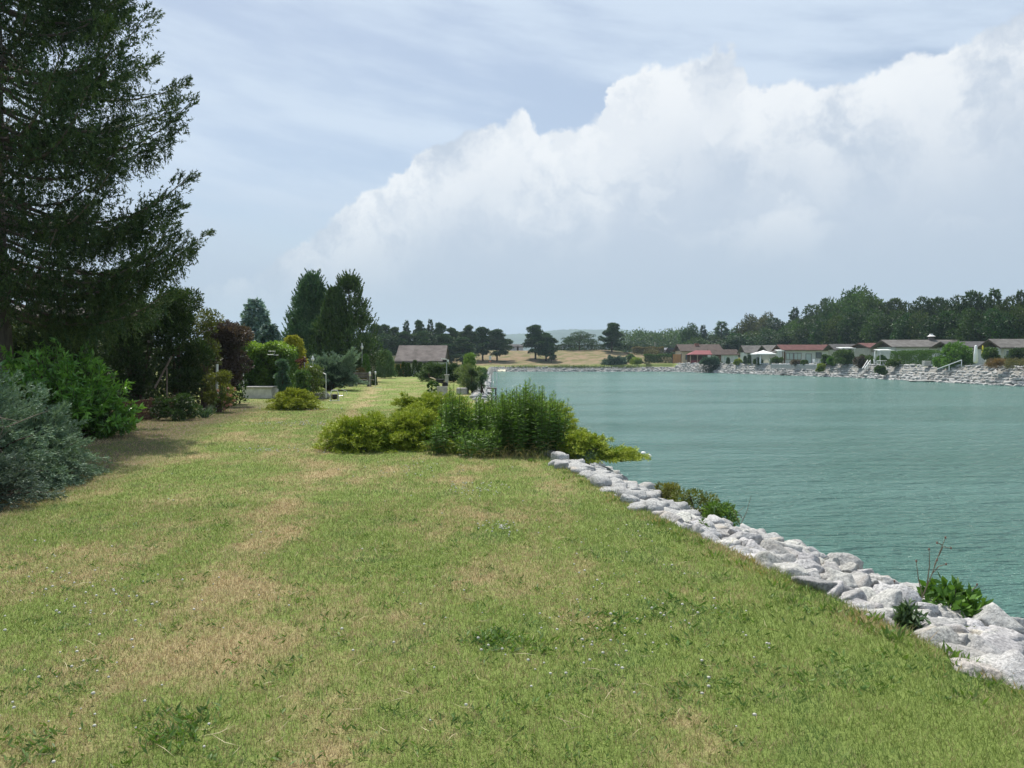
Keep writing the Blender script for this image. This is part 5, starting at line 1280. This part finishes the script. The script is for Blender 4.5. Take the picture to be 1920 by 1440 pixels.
# car and utility pole behind
def car(px, d, label, paint, rz):
    x = XX(px, d); zb = ZZ(661.5, d); rt = empty('parked_car', (x, d, zb), label, 'car', 'cars parked behind the lake', R(rz))
    prof = [(-2.1, .35), (2.1, .35), (2.15, .75), (1.9, .95), (1.1, 1.02), (.5, 1.5), (-1.5, 1.55), (-2.0, 1.0), (-2.15, .8)]
    MB().prism(prof, lambda p: Vector((p[0], -.85, p[1])), lambda p: Vector((p[0], .85, p[1]))).build('body', paint, rt)
    for s_ in (-1, 1): MB().prism([(-1.4, 1.05), (.9, 1.05), (.45, 1.42), (-1.3, 1.46)], lambda p: Vector((p[0], s_ * .853, p[1])), lambda p: Vector((p[0], s_ * .865, p[1]))).build('side_window', GLASS, rt)
    for sx in (-1.35, 1.35):
        for s_ in (-1, 1):
            o = MB().lathe((0, 0, 0), [(.12, -.1), (.30, -.1), (.32, 0), (.30, .1), (.12, .1)], 16).build('wheel', BLACK, rt); o.rotation_euler = (R(90), 0, 0); o.location = (sx, s_ * .8, .32)
car(1251, 245, 'silver roofed dark car parked left of the other, behind the clipped hedge', mat('car_silver', (.35, .36, .38), .35, .05, 1), 75)
car(1260, 243, 'dark red brown car parked right of the silver one', mat('car_dark', (.05, .04, .045), .35, .05, 1), 5)
pole('utility_pole', (XX(1228, 250), 250, ZZ(662, 250)), at(1228, 641, 250), .10, CONC, 'thin pale utility pole rising before the far wood', 'pole')
# timber screen and terrace at the corner
d = 203; zl = .75
rt = empty('timber_screen', (XX(1269, d), d, zl), 'orange timber screen left of the yellowish cottage', 'screen')
MB().box((0, 0, 1.15), (2.2, .1, 2.3)).build('panel', ORANGE, rt)
for dx in (-1.1, 1.1): MB().box((dx, -.06, 1.25), (.14, .14, 2.5)).build('post', DARKWOOD, rt)
def terrace_wall(px0, px1, off, zt, zb, label, m=None, name='terrace_wall'):
    d0, d1 = dR(px0, off), dR(px1, off); a, b = Vector((XX(px0, d0), d0, zb)), Vector((XX(px1, d1), d1, zb)); v = b - a
    rt = empty(name, a, label, 'wall', rz=math.atan2(v.y, v.x)); mb = MB(); ln = v.length; rg = np.random.default_rng(int(px0)); nrow = max(2, int((zt - zb) / .28)); hh = (zt - zb) / nrow
    for r in range(nrow):
        x = 0
        while x < ln - .05:
            w_ = min(rg.uniform(.5, 1.3), ln - x); mb.box((x + w_ / 2, rg.uniform(-.03, .03) - .12 * (r - nrow), hh * (r + .5)), (w_ - .03, .5, hh - .03), bev=.03); x += w_
    o = mb.build('stone_courses', m or ROCK, rt); o.color = (1.0, 1.0, 1.0, 1)
    MB().box((ln / 2, .1 - .12 * -.2, (zt - zb) / 2 - .03), (ln, .36, zt - zb - .1)).build('core', CONC, rt)
    return rt
def dR(px, off):
    """distance along the right shore, at the given setback, of the image column px"""
    k = (px - 960) / F; lo, hi = 60.0, 330.0
    for _ in range(50):
        md_ = (lo + hi) / 2
        if k * md_ > float(xr(md_)) + off: hi = md_
        else: lo = md_
    return (lo + hi) / 2
terrace_wall(1445, 1538, .9, .86, -.75, 'smooth coursed stone retaining wall below the long red roof')
terrace_wall(1205, 1285, .9, .82, -.9, 'grey stone terrace wall at the corner below the clipped hedge')

# ------------------------------------------------------------------ the row of cottages on the right shore
def cottage(a, b, ridge_py, eave_py, pe, off, roofm, wallm, label, gab=DARKWOOD, over=.9, name='cottage'):
    """a,b: columns of the near and far corners of the lake gable; pe: column where the ridge ends"""
    k = lambda p: (p - 960) / F
    d0 = dR(a, off); xf = float(XX(a, d0)); d1 = xf / k(b); d1 = min(d1, d0 + 11); ym = (d0 + d1) / 2
    xe = k(pe) * ym
    zr, ze = ZZ(ridge_py, ym), ZZ(eave_py, d0)
    h = gable_house(name, label, xf + over, max(xe, xf + 4), d0 + .5, d1 - .5, .72, ze + (zr - ze) * .1, zr - .1, roofm, wallm, gab, 'x', over, 'cottages along the far shore', .45)
    h['yw'] = d0 + .5; h['ze'] = ze; return h
def feat(h, kind, px0, px1, z0, z1, m, frame=None, name=None):
    y = h['yw']; k = lambda p: (p - 960) / F * y
    return onwall(h, name or kind, k(px0), k(px1), y, .75 + z0, .75 + z1, m, .07, frame)
c10 = cottage(1876, 1829, 636, 652.5, 1990, 5.5, ROOF_GREY, WHITE, 'rightmost cottage, pale grey ridged roof cut by the edge of the picture')
feat(c10, 'window', 1884, 1896, .8, 2.1, GLASS, PAINT); feat(c10, 'timber_panel', 1876.5, 1881, 0, 2.3, GREYW)
c9 = cottage(1784, 1742, 640.5, 652, 1850, 5.5, ROOF_DARK, WHITE, 'cottage with slate grey roof, second from the right, behind the tall leafy bush')
feat(c9, 'window', 1790, 1806, .9, 2.0, GLASS, PAINT)
c8 = cottage(1672, 1631, 637.5, 651.5, 1790, 5.5, ROOF_GREY, WHITE, 'white cottage with long weathered grey roof and dark gable, behind the clipped hedge')
feat(c8, 'window', 1690, 1706, .9, 2.0, GLASS, DARKWOOD); feat(c8, 'door', 1676, 1684, 0, 2.1, DARKWOOD); feat(c8, 'window', 1722, 1738, 1.0, 1.9, GLASS, DARKWOOD)
def chimney(h, px, z0, z1, w_=.7, cap=True, m=None):
    l = h.location; y = (h['yw'] + 3.4); x = (px - 960) / F * y - l.x
    r_ = [c for c in h.children if c.name.startswith('roof')][0]
    MB().box((x, y - l.y, (z0 + z1) / 2 - l.z), (w_, w_, z1 - z0)).build('chimney', m or mat('chimney_brick', (.16, .14, .13), .9), r_)
    if cap: MB().lathe((x, y - l.y, z1 - l.z + .12), [(w_ * .4, 0), (w_ * .95, .08), (w_ * .5, .25), (w_ * .35, .5)], 10).build('chimney_cap', PAINT, r_)
y = c8['yw'] + 3.4; chimney(c8, 1745, ZZ(640, y) - .2, ZZ(633, y))
c7 = cottage(1629, 1588, 643.5, 653, 1652, 6.5, ROOF_RED, GREYW, 'cottage with dull red roof between the white awning and the clipped hedge', over=.5)
for a in (1600, 1608, 1616, 1624): pass
feat(c7, 'curtain_window', 1634, 1641, .2, 2.2, CURTAIN, PAINT, 'window')
c6 = cottage(1565, 1541.5, 645.5, 656.5, 1598, 5.5, ROOF_DARK, GREYW, 'grey roofed cottage with small gable at the right end of the long red roof')
feat(c6, 'window', 1568, 1580, .6, 2.0, CURTAIN, PAINT)
c5 = cottage(1466, 1446, 646.5, 657, 1553, 5.5, ROOF_RED, WHITE, 'long white cottage with dull red roof and wide windows, behind the smooth stone wall')
feat(c5, 'timber_panel', 1466.6, 1472, 0, 2.6, BROWNWOOD); feat(c5, 'window', 1473, 1487, .9, 2.3, CURTAIN, BROWNWOOD); feat(c5, 'window', 1488, 1502, .9, 2.3, CURTAIN, BROWNWOOD)
feat(c5, 'door', 1510, 1521, .05, 2.15, CURTAIN, DARKWOOD); feat(c5, 'window', 1529, 1540, 1.2, 2.4, GLASS, DARKWOOD)
c4 = cottage(1440, 1417, 647.5, 661, 1462, 7.5, ROOF_GREY, GREYW, 'cottage with weathered grey roof behind the white garden parasol', over=.5)
c3_ = cottage(1396.5, 1381.5, 648, 662, 1427, 6.5, ROOF_GREY, WHITE, 'narrow grey roofed cottage with steep black gable, left of the white parasol', over=.6)
feat(c3_, 'window', 1400, 1408, .8, 2.2, GLASS, PAINT)
d0 = 196
c2 = gable_house('cottage', 'long low cottage with flat brown roof between the red canopy and the steep black gable', XX(1334, d0), XX(1384, d0), d0, d0 + 5, .72, ZZ(664.5, d0), ZZ(656, d0 + 2.5), ROOF_BROWN, WHITE, DARKWOOD, 'x', .3, 'cottages along the far shore', .4)
c2['yw'] = d0
feat(c2, 'window', 1356, 1364, .7, 1.9, CURTAIN, PAINT); feat(c2, 'window', 1376, 1383, .6, 2.0, CURTAIN, PAINT); feat(c2, 'timber_panel', 1340, 1352, 0, 2.2, BROWNWOOD)
d0 = 210
c1 = gable_house('cottage', 'yellowish cottage with brown roof and brick chimney, behind the red canopy', XX(1279, d0), XX(1352, d0), d0, d0 + 9, .72, ZZ(657.5, d0), ZZ(646.5, d0 + 4.5), ROOF_BROWN, CREAM, DARKWOOD, 'x', .6, 'cottages along the far shore', .6)
c1['yw'] = d0; feat(c1, 'window', 1285, 1290, .9, 2.2, GLASS, DARKWOOD); feat(c1, 'window', 1292, 1296, .9, 2.2, GLASS, DARKWOOD)
chimney(c1, 1306, ZZ(652, 213), ZZ(644, 213), 1.0, False, mat('brick_red', (.26, .12, .09), .9)); 
def canopy():
    d = 192; x0, x1 = XX(1293, d), XX(1335, d); cx = (x0 + x1) / 2; w_ = (x1 - x0) / 2
    rt = empty('porch_canopy', (cx, d + 2, .75), 'open porch with bright red hipped roof at the left end of the cottages', 'canopy')
    zr, ze = ZZ(657, d + 2) - .75, ZZ(664.5, d) - .75
    MB().add([(-w_, -2, ze), (w_, -2, ze), (w_, 2, ze), (-w_, 2, ze), (-w_ * .35, 0, zr), (w_, 0, zr), (-w_, -2, ze - .1), (w_, -2, ze - .1), (w_, 2, ze - .1), (-w_, 2, ze - .1)],
             [(0, 1, 5, 4), (3, 0, 4), (2, 3, 4, 5), (1, 2, 5), (6, 7, 1, 0), (7, 8, 2, 1), (8, 9, 3, 2), (9, 6, 0, 3), (9, 8, 7, 6)]).build('roof', REDP, rt)
    for sx in (-.92, -.3, .35, .95):
        MB().box((sx * w_, -1.85, ze / 2 - .05), (.14, .14, ze - .1)).build('post', mat('tan_wood', (.4, .3, .2), .8) if sx < 0 else BROWNWOOD, rt)
    MB().box((0, 1.6, ze / 2 - .06), (2 * w_ - .4, .1, ze - .14)).build('back_wall', BROWNWOOD, rt)
    MB().box((0, -1.85, .45), (2 * w_ - .3, .06, .7)).build('railing', REDP, rt)
canopy()

# garden furniture of the cottages
def parasol_open(px, d, label):
    rt = empty('garden_parasol', (XX(px, d), d, .75), label, 'parasol'); ze, zr = ZZ(663, d) - .75, ZZ(656.5, d) - .75; r = 28 / F * d / 1.0 / 1.5
    MB().add([(-r, -r, ze), (r, -r, ze), (r, r, ze), (-r, r, ze), (-r * .3, -r * .3, zr - .28), (r * .3, -r * .3, zr - .28), (r * .3, r * .3, zr - .28), (-r * .3, r * .3, zr - .28), (0, 0, zr), (-r, -r, ze - .2), (r, -r, ze - .2), (r, r, ze - .2), (-r, r, ze - .2)],
             [(0, 1, 5, 4), (1, 2, 6, 5), (2, 3, 7, 6), (3, 0, 4, 7), (4, 5, 8), (5, 6, 8), (6, 7, 8), (7, 4, 8), (9, 10, 1, 0), (10, 11, 2, 1), (11, 12, 3, 2), (12, 9, 0, 3)]).build('canopy', CANVAS, rt)
    for sx in (-1, 1):
        for sy in (-1, 1): MB().box((sx * r * .93, sy * r * .93, ze / 2), (.09, .09, ze)).build('post', METAL, rt)
    MB().lathe((-r * .55, -r * .8, 0), [(.12, 0), (.2, .9), (.1, 1.5), (.06, ze - .3)], 10).build('tied_curtain', CANVAS, rt); return rt
parasol_open(1431, dR(1431, 2.6), 'square white garden pavilion with a peaked cloth roof before the grey roofed cottages')
def parasol_closed(px, pt, pb, off, m, label, r=.2):
    d = dR(px, off); zt = ZZ(pt, d) - .75; z0 = ZZ(pb, d) - .75
    rt = empty('closed_parasol', (XX(px, d), d, .75), label, 'parasol', 'folded parasols')
    MB().tube([(0, 0, 0), (0, 0, zt)], .03, 8).build('pole', METAL, rt)
    MB().lathe((0, 0, 0), [(r * .7, z0), (r, z0 + .25), (r * .9, (z0 + zt) / 2), (r * .55, zt - .12), (.05, zt)], 12).build('folded_cloth', m, rt, True)
parasol_closed(1829, 647, 681, 3.2, CANVAS, 'tall folded white parasol left of the folded yellow one', .27)
parasol_closed(1826, 652, 682, 4.6, PURPLE, 'dark purple folded cloth directly behind the tall white parasol', .2)
parasol_closed(1842, 648, 668, 3.4, YELLOW, 'folded yellow parasol beside the round bush near the right edge', .14)
parasol_closed(1640.5, 657, 674, 3.0, CANVAS, 'folded white parasol above the white plastic table', .2)
def table_set(px, off, label, chairs):
    d = dR(px, off); rt = empty('plastic_table', (XX(px, d), d, .76), label, 'table')
    MB().lathe((0, 0, .70), [(.45, 0), (.72, .0), (.74, .04), (.70, .06)], 20).build('tabletop', PLASTIC, rt)
    for a in range(4):
        MB().tube([(math.cos(a * 1.571 + .78) * .62, math.sin(a * 1.571 + .78) * .62, 0), (math.cos(a * 1.571 + .78) * .45, math.sin(a * 1.571 + .78) * .45, .7)], .035, 6).build('leg', PLASTIC, rt)
table_set(1653, 1.7, 'round white plastic table on the wall top right of the steps', 1)
def pchair(px, off, rz, label):
    d = dR(px, off); rt = empty('plastic_chair', (XX(px, d), d, .76), label, 'chair', 'white plastic chairs of the cottages', rz)
    MB().box((0, 0, .42), (.46, .46, .05), bev=.01).build('seat', PLASTIC, rt); MB().box((0, .24, .72), (.46, .05, .58), rx=-.15, bev=.02).build('backrest', PLASTIC, rt)
    for sx in (-1, 1):
        MB().box((sx * .24, 0, .63), (.05, .42, .04)).build('armrest', PLASTIC, rt)
        for sy in (-1, 1): MB().tube([(sx * .23, sy * .22, 0), (sx * .2, sy * .2, .42)], .028, 6).build('leg', PLASTIC, rt)
pchair(1641.5, 2.0, 1.4, 'white plastic chair at the left of the round white table')
pchair(1527, 2.2, .3, 'white plastic chair left of the small framed window of the long white cottage'); pchair(1532.5, 2.2, -2, 'white plastic chair below the small framed window of the long white cottage')
pchair(1560, 2.0, .4, 'white plastic chair just left of the big round bush'); pchair(1445, 3, 2.4, 'white plastic chair at the right of the square white pavilion')
# awnings
def awning(px0, px1, py, off, label, h=.18):
    d = dR((px0 + px1) / 2, off); rt = empty('awning', (XX((px0 + px1) / 2, d), d, ZZ(py, d)), label, 'awning')
    w_ = (px1 - px0) / F * d
    MB().prism([(-1.1, -.1), (1.1, .12), (1.1, .2), (-1.1, .02)], lambda p: Vector((-w_ / 2, p[0], p[1])), lambda p: Vector((w_ / 2, p[0], p[1]))).build('cloth', CANVAS, rt)
    MB().box((0, -1.12, -.02), (w_, .08, h)).build('front_rail', PAINT, rt)
    for s_ in (-1, 1): MB().tube([(s_ * w_ * .45, -1.0, -.05), (s_ * w_ * .45, -1.0, .75 - rt.location.z)], .04, 6).build('post', PAINT, rt)
awning(1572, 1599, 653, 4.2, 'white awning over the terrace above the big round bush')
awning(1643, 1670, 657, 4.0, 'white awning in front of the dark gable, above the plastic table')
awning(1455, 1466, 657.5, 4.6, 'small white porch awning under the left gable of the long red roof')
# bushes in the gardens
def bush(px0, px1, pt, pb, off, palname, label, seed, name='garden_bush', **kw):
    px = (px0 + px1) / 2; d = dR(px, off); x = XX(px, d); r = (px1 - px0) / 2 / F * d * 1.08; zb = .72 if pb is None else ZZ(pb, d)
    a, b = pal(palname) if isinstance(palname, str) else palname
    k = dict(nc=16, per=150, ll=.24, lw=.13); k.update(kw)
    return shrub(name, x, d, zb, r, max(.7, r * .8), ZZ(pt, d) - zb, a, b, label, 'bush', seed, **k)
bush(1565, 1603, 657, None, 1.6, 'mid', 'biggest round green bush on the wall top, under the left white awning', 301, nc=26, per=240)
bush(1680, 1756, 661, None, 2.6, 'bright', 'long bright green clipped hedge before the white cottage', 302, 'long_hedge', nc=34, per=160) if False else None
dA, dB = dR(1678, 3.2), dR(1758, 3.2)
hedge('long_hedge', XX(1678, dA), XX(1758, dB), dA, 1.4, .72, ZZ(661, dA) - .72, (.04, .10, .018), (.085, .17, .03), 'long bright green hedge before the white cottage with weathered grey roof', 303, 9000, .17, y1=dB)
bush(1766, 1822, 644, None, 2.2, 'bright', 'tall leafy bright bush before the slate grey roof', 304, nc=30, per=240)
bush(1842, 1873, 650, None, 1.9, 'mid', 'upright round bush right of the folded yellow parasol', 305, nc=20, per=200)
bush(1748, 1772, 671, None, 1.2, 'bright', 'low light green bush at the end of the long hedge, above the handrail', 306)
bush(1663, 1690, 675, None, 1.0, 'mid', 'low dark green bush right of the white table', 307)
bush(1644, 1660, 666, None, 3.6, 'bright', 'light green bush behind the white table', 308)
bush(1600, 1622, 668, 690, .9, ((.07, .06, .05), (.12, .10, .085)), 'greyish brown bush left of the white steps rail', 309)
bush(1608, 1634, 666, None, 2.4, 'mid', 'green bush behind the steps rail', 310)
bush(1641, 1660, 687, 701, -.9, 'mid', 'dark green bush growing out of the stone bank below the white table', 311, ll=.2)
bush(1533, 1547, 683, 696, -.8, 'lime', 'yellow green bush growing out of the stone bank left of the steps', 312, ll=.2)
bush(1543, 1556, 664, None, 1.6, 'mid', 'narrow green bush left of the big round one', 313); bush(1553, 1566, 670, None, 1.3, 'bright', 'low bright bush directly left of the big round one', 314)
bush(1480, 1505, 676, 689, .9, ((.10, .08, .075), (.16, .14, .10)), 'greyish purple shrub in front of the wide windows', 315); bush(1503, 1514, 677, None, 1.2, 'mid', 'small green bush between greyish shrub and door of the long white cottage', 316)
bush(1378, 1392, 674, None, 1.6, 'lime', 'round yellow green ball bush before the steep black gable', 317)
bush(1446, 1466, 670, None, 2.0, 'mid', 'green bush between the white pavilion and the brown timber panel', 318)
bush(1414, 1430, 674, None, 1.4, 'mid', 'dark bush in front of the white pavilion', 319)
bush(1890, 1935, 655, None, 4.2, 'dark', 'dark creeper clad bush at the wall of the rightmost cottage', 320, nc=22, per=200)
bush(1848, 1892, 676, 694, .4, 'rust', 'left tuft of reddish dry grasses on the wall top near the right edge', 321, 'dry_grass_clump', ll=.35, lw=.03, up=1.2); bush(1880, 1940, 675, 694, .4, ((.10, .11, .04), (.2, .17, .08)), 'right tuft of reddish and green grasses cut by the right edge', 322, 'dry_grass_clump', ll=.35, lw=.03, up=1.2)
for i, (px, pt, w_, lab) in enumerate(((1365, 671, 6, 'first slim thuja from the left below the brown flat roof'), (1397, 668, 6, 'slim thuja directly right of the yellow green ball bush'), (1405, 667, 7, 'pair partner thuja between ball bush and white pavilion'), (1420, 671, 5, 'slim thuja standing inside the white pavilion front'), (1555, 668, 6, 'slim thuja at the left edge of the big round bush'))):
    d = dR(px, 1.5); cone_shrub('thuja', px, d, pt, w_, (.03, .075, .02), (.06, .11, .03), lab, 330 + i, group='slim thujas of the cottage gardens', n=700, ll=.2, lw=.08, z=.72, pw=.4)
d = dR(1330, -.4)
juniper('overhanging_juniper', XX(1331, d), d, .55, 2.7, 1.6, 1.9, (.05, .105, .06), (.10, .17, .11), 'wide flat juniper hanging over the stone wall before the red canopy', 341, nb=70, m=40, n=4, ll=.4, lw=.11, e0=10, e1=60, lat=.2)
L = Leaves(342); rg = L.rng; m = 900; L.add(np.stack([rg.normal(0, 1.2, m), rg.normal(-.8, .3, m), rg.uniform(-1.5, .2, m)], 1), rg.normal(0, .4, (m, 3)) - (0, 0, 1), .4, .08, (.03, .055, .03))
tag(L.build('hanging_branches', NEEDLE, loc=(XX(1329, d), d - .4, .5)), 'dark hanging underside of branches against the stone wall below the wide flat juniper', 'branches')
# steps, handrails, float, jetty, concrete block
def rail(px0, py0, px1, py1, offa, offb, label, name='handrail', two=True):
    a, b = dR(px0, offa), dR(px1, offb); p, q = at(px0, py0, a), at(px1, py1, b); rt = empty(name, q, label, 'handrail')
    MB().tube([p - q, (0, 0, 0)], .06, 6).build('rail', PAINT, rt)
    MB().tube([(0, 0, 0), (0, 0, .75 - q.z)], .05, 6).build('post', PAINT, rt)
    if two: MB().tube([(p - q) * .5, (p - q) * .5 - Vector((0, 0, .8))], .05, 6).build('post', PAINT, rt)
rail(1757, 692, 1803, 675, -.6, 1.0, 'long pale handrail running down the stone bank beside the tall leafy bush')
rail(1617, 691, 1627, 675, -.8, .8, 'left white rail of the steps down to the water'); rail(1621, 691, 1632, 675, -.8, .8, 'right white rail of the steps down to the water')
rt = empty('bank_stair', (XX(1617, dR(1617, -.2)), dR(1617, -.2), WZ), 'narrow steep steps in the stone bank between the white rails', 'steps')
for i in range(7): MB().box((.28 * i - .7, .1, .15 + .28 * i), (.34, .9, .12), bev=.01).build('step', CONC, rt)
d = dR(1738, 1.3); o = MB().box((0, 0, .38), (.9, .7, .76), bev=.04).build('concrete_block', CONC, loc=(XX(1737, d), d, .72)); tag(o, 'square grey concrete box on the wall top below the long hedge', 'box')
def floatdeck(px, py, w_, label, name, tilt=0.0, m=WEATHER):
    d = gd(py, WZ); rt = empty(name, (XX(px, d), d, WZ), label, name.replace('_', ' '))
    MB().box((0, 0, .14), (w_ / F * d, 1.4, .12), ry=tilt, bev=.02).build('deck', m, rt)
    for s_ in (-1, 1): MB().box((s_ * w_ / F * d * .35, 0, .04 ), (.4, 1.2, .16), bev=.03).build('pontoon', BLACK, rt)
floatdeck(1727, 716, 44, 'flat grey swimming raft lying at the foot of the stone bank', 'swimming_raft', m=CONC)
floatdeck(1474, 704, 20, 'dark landing raft at the foot of the smooth stone wall', 'landing_raft', .08)
d = gd(704, WZ); o = MB().box((0, 0, .5), (5.5, .12, .1), ry=-.02).build('gangplank', WEATHER, loc=(XX(1452, d), d, WZ)); tag(o, 'thin plank leading left from the dark landing raft', 'plank')

# ------------------------------------------------------------------ the wood behind the cottages
wd_ = [  # proto, column, top row, width px, colour, label
    ('T1', 1292, 610, 26, (.75, .95, 1.2), 'blue green slender tree at the left end of the wood'), ('SP', 1318, 609, 22, (.9, 1, 1), 'dark pointed tree left of the silvery spruce'),
    ('SP', 1352, 602, 42, (2.4, 2.3, 2.7), 'silvery blue spruce standing out of the wood behind the brown flat roof'), ('SP', 1376, 614, 26, (1.8, 1.7, 1.5), 'pale green conifer right of the silvery spruce'),
    ('T2', 1335, 630, 30, (1.2, 1.2, .9), 'small dark tree before the silvery spruce'), ('T1', 1404, 594, 34, (1.1, .72, .8), 'brownish green tree rising left of the grey one'),
    ('T1', 1435, 589, 28, (1.5, .95, 1.9), 'thin greyish tree between the brownish and the blue black one'), ('T2', 1458, 598, 34, (.8, .95, 1.1), 'blue black tree above the left end of the long red roof'),
    ('SP', 1488, 576, 34, (.8, 1, 1.0), 'tall dark pointed tree above the wide windows'), ('T1', 1500, 600, 38, (1.0, 1.15, .7), 'fresh green broad tree in front of the tall dark pointed one'),
    ('T2', 1520, 574, 34, (1, 1.1, 1), 'dark green tree above the middle of the long red roof'), ('SP', 1543, 559, 26, (1.1, 1.05, .9), 'spiky tree left of the three crowns over the long red roof'),
    ('T1', 1560, 563, 36, (.8, .9, .9), 'round tree above the right end of the long red roof'), ('T1', 1582, 551, 40, (.85, 1.0, .95), 'left shoulder of the highest broad crown group'),
    ('T1', 1607, 540, 50, (.95, 1.15, .9), 'highest broad crown of the whole wood'), ('T1', 1632, 549, 40, (1.1, 1.15, .85), 'right shoulder of the highest crown group'),
    ('T2', 1662, 562, 44, (1, 1, .9), 'dark tree above the dark gable'), ('T2', 1688, 561, 34, (1.2, 1.1, .9), 'flat topped tree above the left part of the long hedge'),
    ('SP', 1722, 562, 30, (1, 1, 1), 'pointed dark tree left of the chimney with white cap'), ('SP', 1747, 563, 32, (1.2, 1.15, 1), 'pointed tree directly above the chimney with white cap'),
    ('SP', 1768, 562, 30, (1, 1.05, 1.1), 'pointed tree right of the chimney with white cap'), ('P1', 1802, 548, 44, (1.0, 1.1, .9), 'big dark pine with bent orange trunk above the slate grey roof'),
    ('P1', 1838, 549, 34, (.9, 1, .9), 'dark pine left of the light green fir'), ('SP', 1862, 541, 44, (1.6, 1.6, 1.1), 'tall light green fir above the rightmost cottage'),
    ('T2', 1886, 556, 30, (1.2, 1.1, .8), 'dark tree between the light green fir and the last spruce'), ('SP', 1912, 543, 36, (1.2, 1.2, .9), 'last spruce of the wood at the right edge'), ('T2', 1945, 545, 46, (1, 1, 1), 'tree cut off by the right edge of the picture')]
wg = 'trees of the wood behind the cottages'
for i, (k, px, t_, w_, c, lab) in enumerate(wd_):
    d = min(262, 84 / ((px - 960) / F)) + (i % 3) * 4
    if k == 'SP' and px > 1700 and px != 1862 and px != 1912: k = 'T2'; t_ -= 3
    if k == 'P1': k = 'T2'
    c = tuple(q * .8 for q in c)
    put(k, px, t_ - (4 if k in ('T1', 'T2') else 0), d, w_ * 1.7, lab, 'tree', wg, c, i, zb=.7)
low_ = [(1305, 640), (1372, 640), (1390, 632), (1425, 622), (1450, 624), (1478, 618), (1512, 605), (1535, 600), (1552, 595), (1575, 590), (1600, 585), (1625, 585), (1652, 590), (1676, 590), (1705, 592), (1735, 590), (1760, 592), (1785, 588), (1820, 585), (1850, 582), (1875, 585), (1900, 580)]
nm = ['leftmost', 'second', 'third', 'fourth', 'fifth', 'sixth', 'seventh', 'eighth', 'ninth', 'tenth', 'eleventh', 'twelfth', 'thirteenth', 'fourteenth', 'fifteenth', 'sixteenth', 'seventeenth', 'eighteenth', 'nineteenth', 'twentieth', 'second from the right', 'rightmost']
for i, (px, t_) in enumerate(low_):
    d = min(245, 76 / ((px - 960) / F)) + (i % 2) * 3
    put('T2' if i % 3 else 'T1', px, t_ - 8, d, 66, f'{nm[i]} of the low dark trees at the wood edge behind the roofs', 'tree', 'low trees at the edge of the wood', (.6 + .15 * (i % 2), .7 + .12 * (i % 3), .65), i + 5, zb=.7)

# ------------------------------------------------------------------ hazy air
X_, Y0_, Y1_, Z0_, Z1_ = 3990, -390, 3985, -4.2, 190
mb = MB().box((0, (Y0_ + Y1_) / 2, (Z0_ + Z1_) / 2), (2 * X_, Y1_ - Y0_, Z1_ - Z0_))
hm, t = new_mat('haze_air')
pv = t.new('ShaderNodeVolumePrincipled', i_Color=(.62, .77, .93, 1), i_Density=HAZE); pv.inputs['Anisotropy'].default_value = .2
ou = t.new('ShaderNodeOutputMaterial'); t.l.new(pv.outputs[0], ou.inputs['Volume'])
o = mb.build('haze', hm); tag(o, 'thin summer haze over lake and hills', kind='stuff')
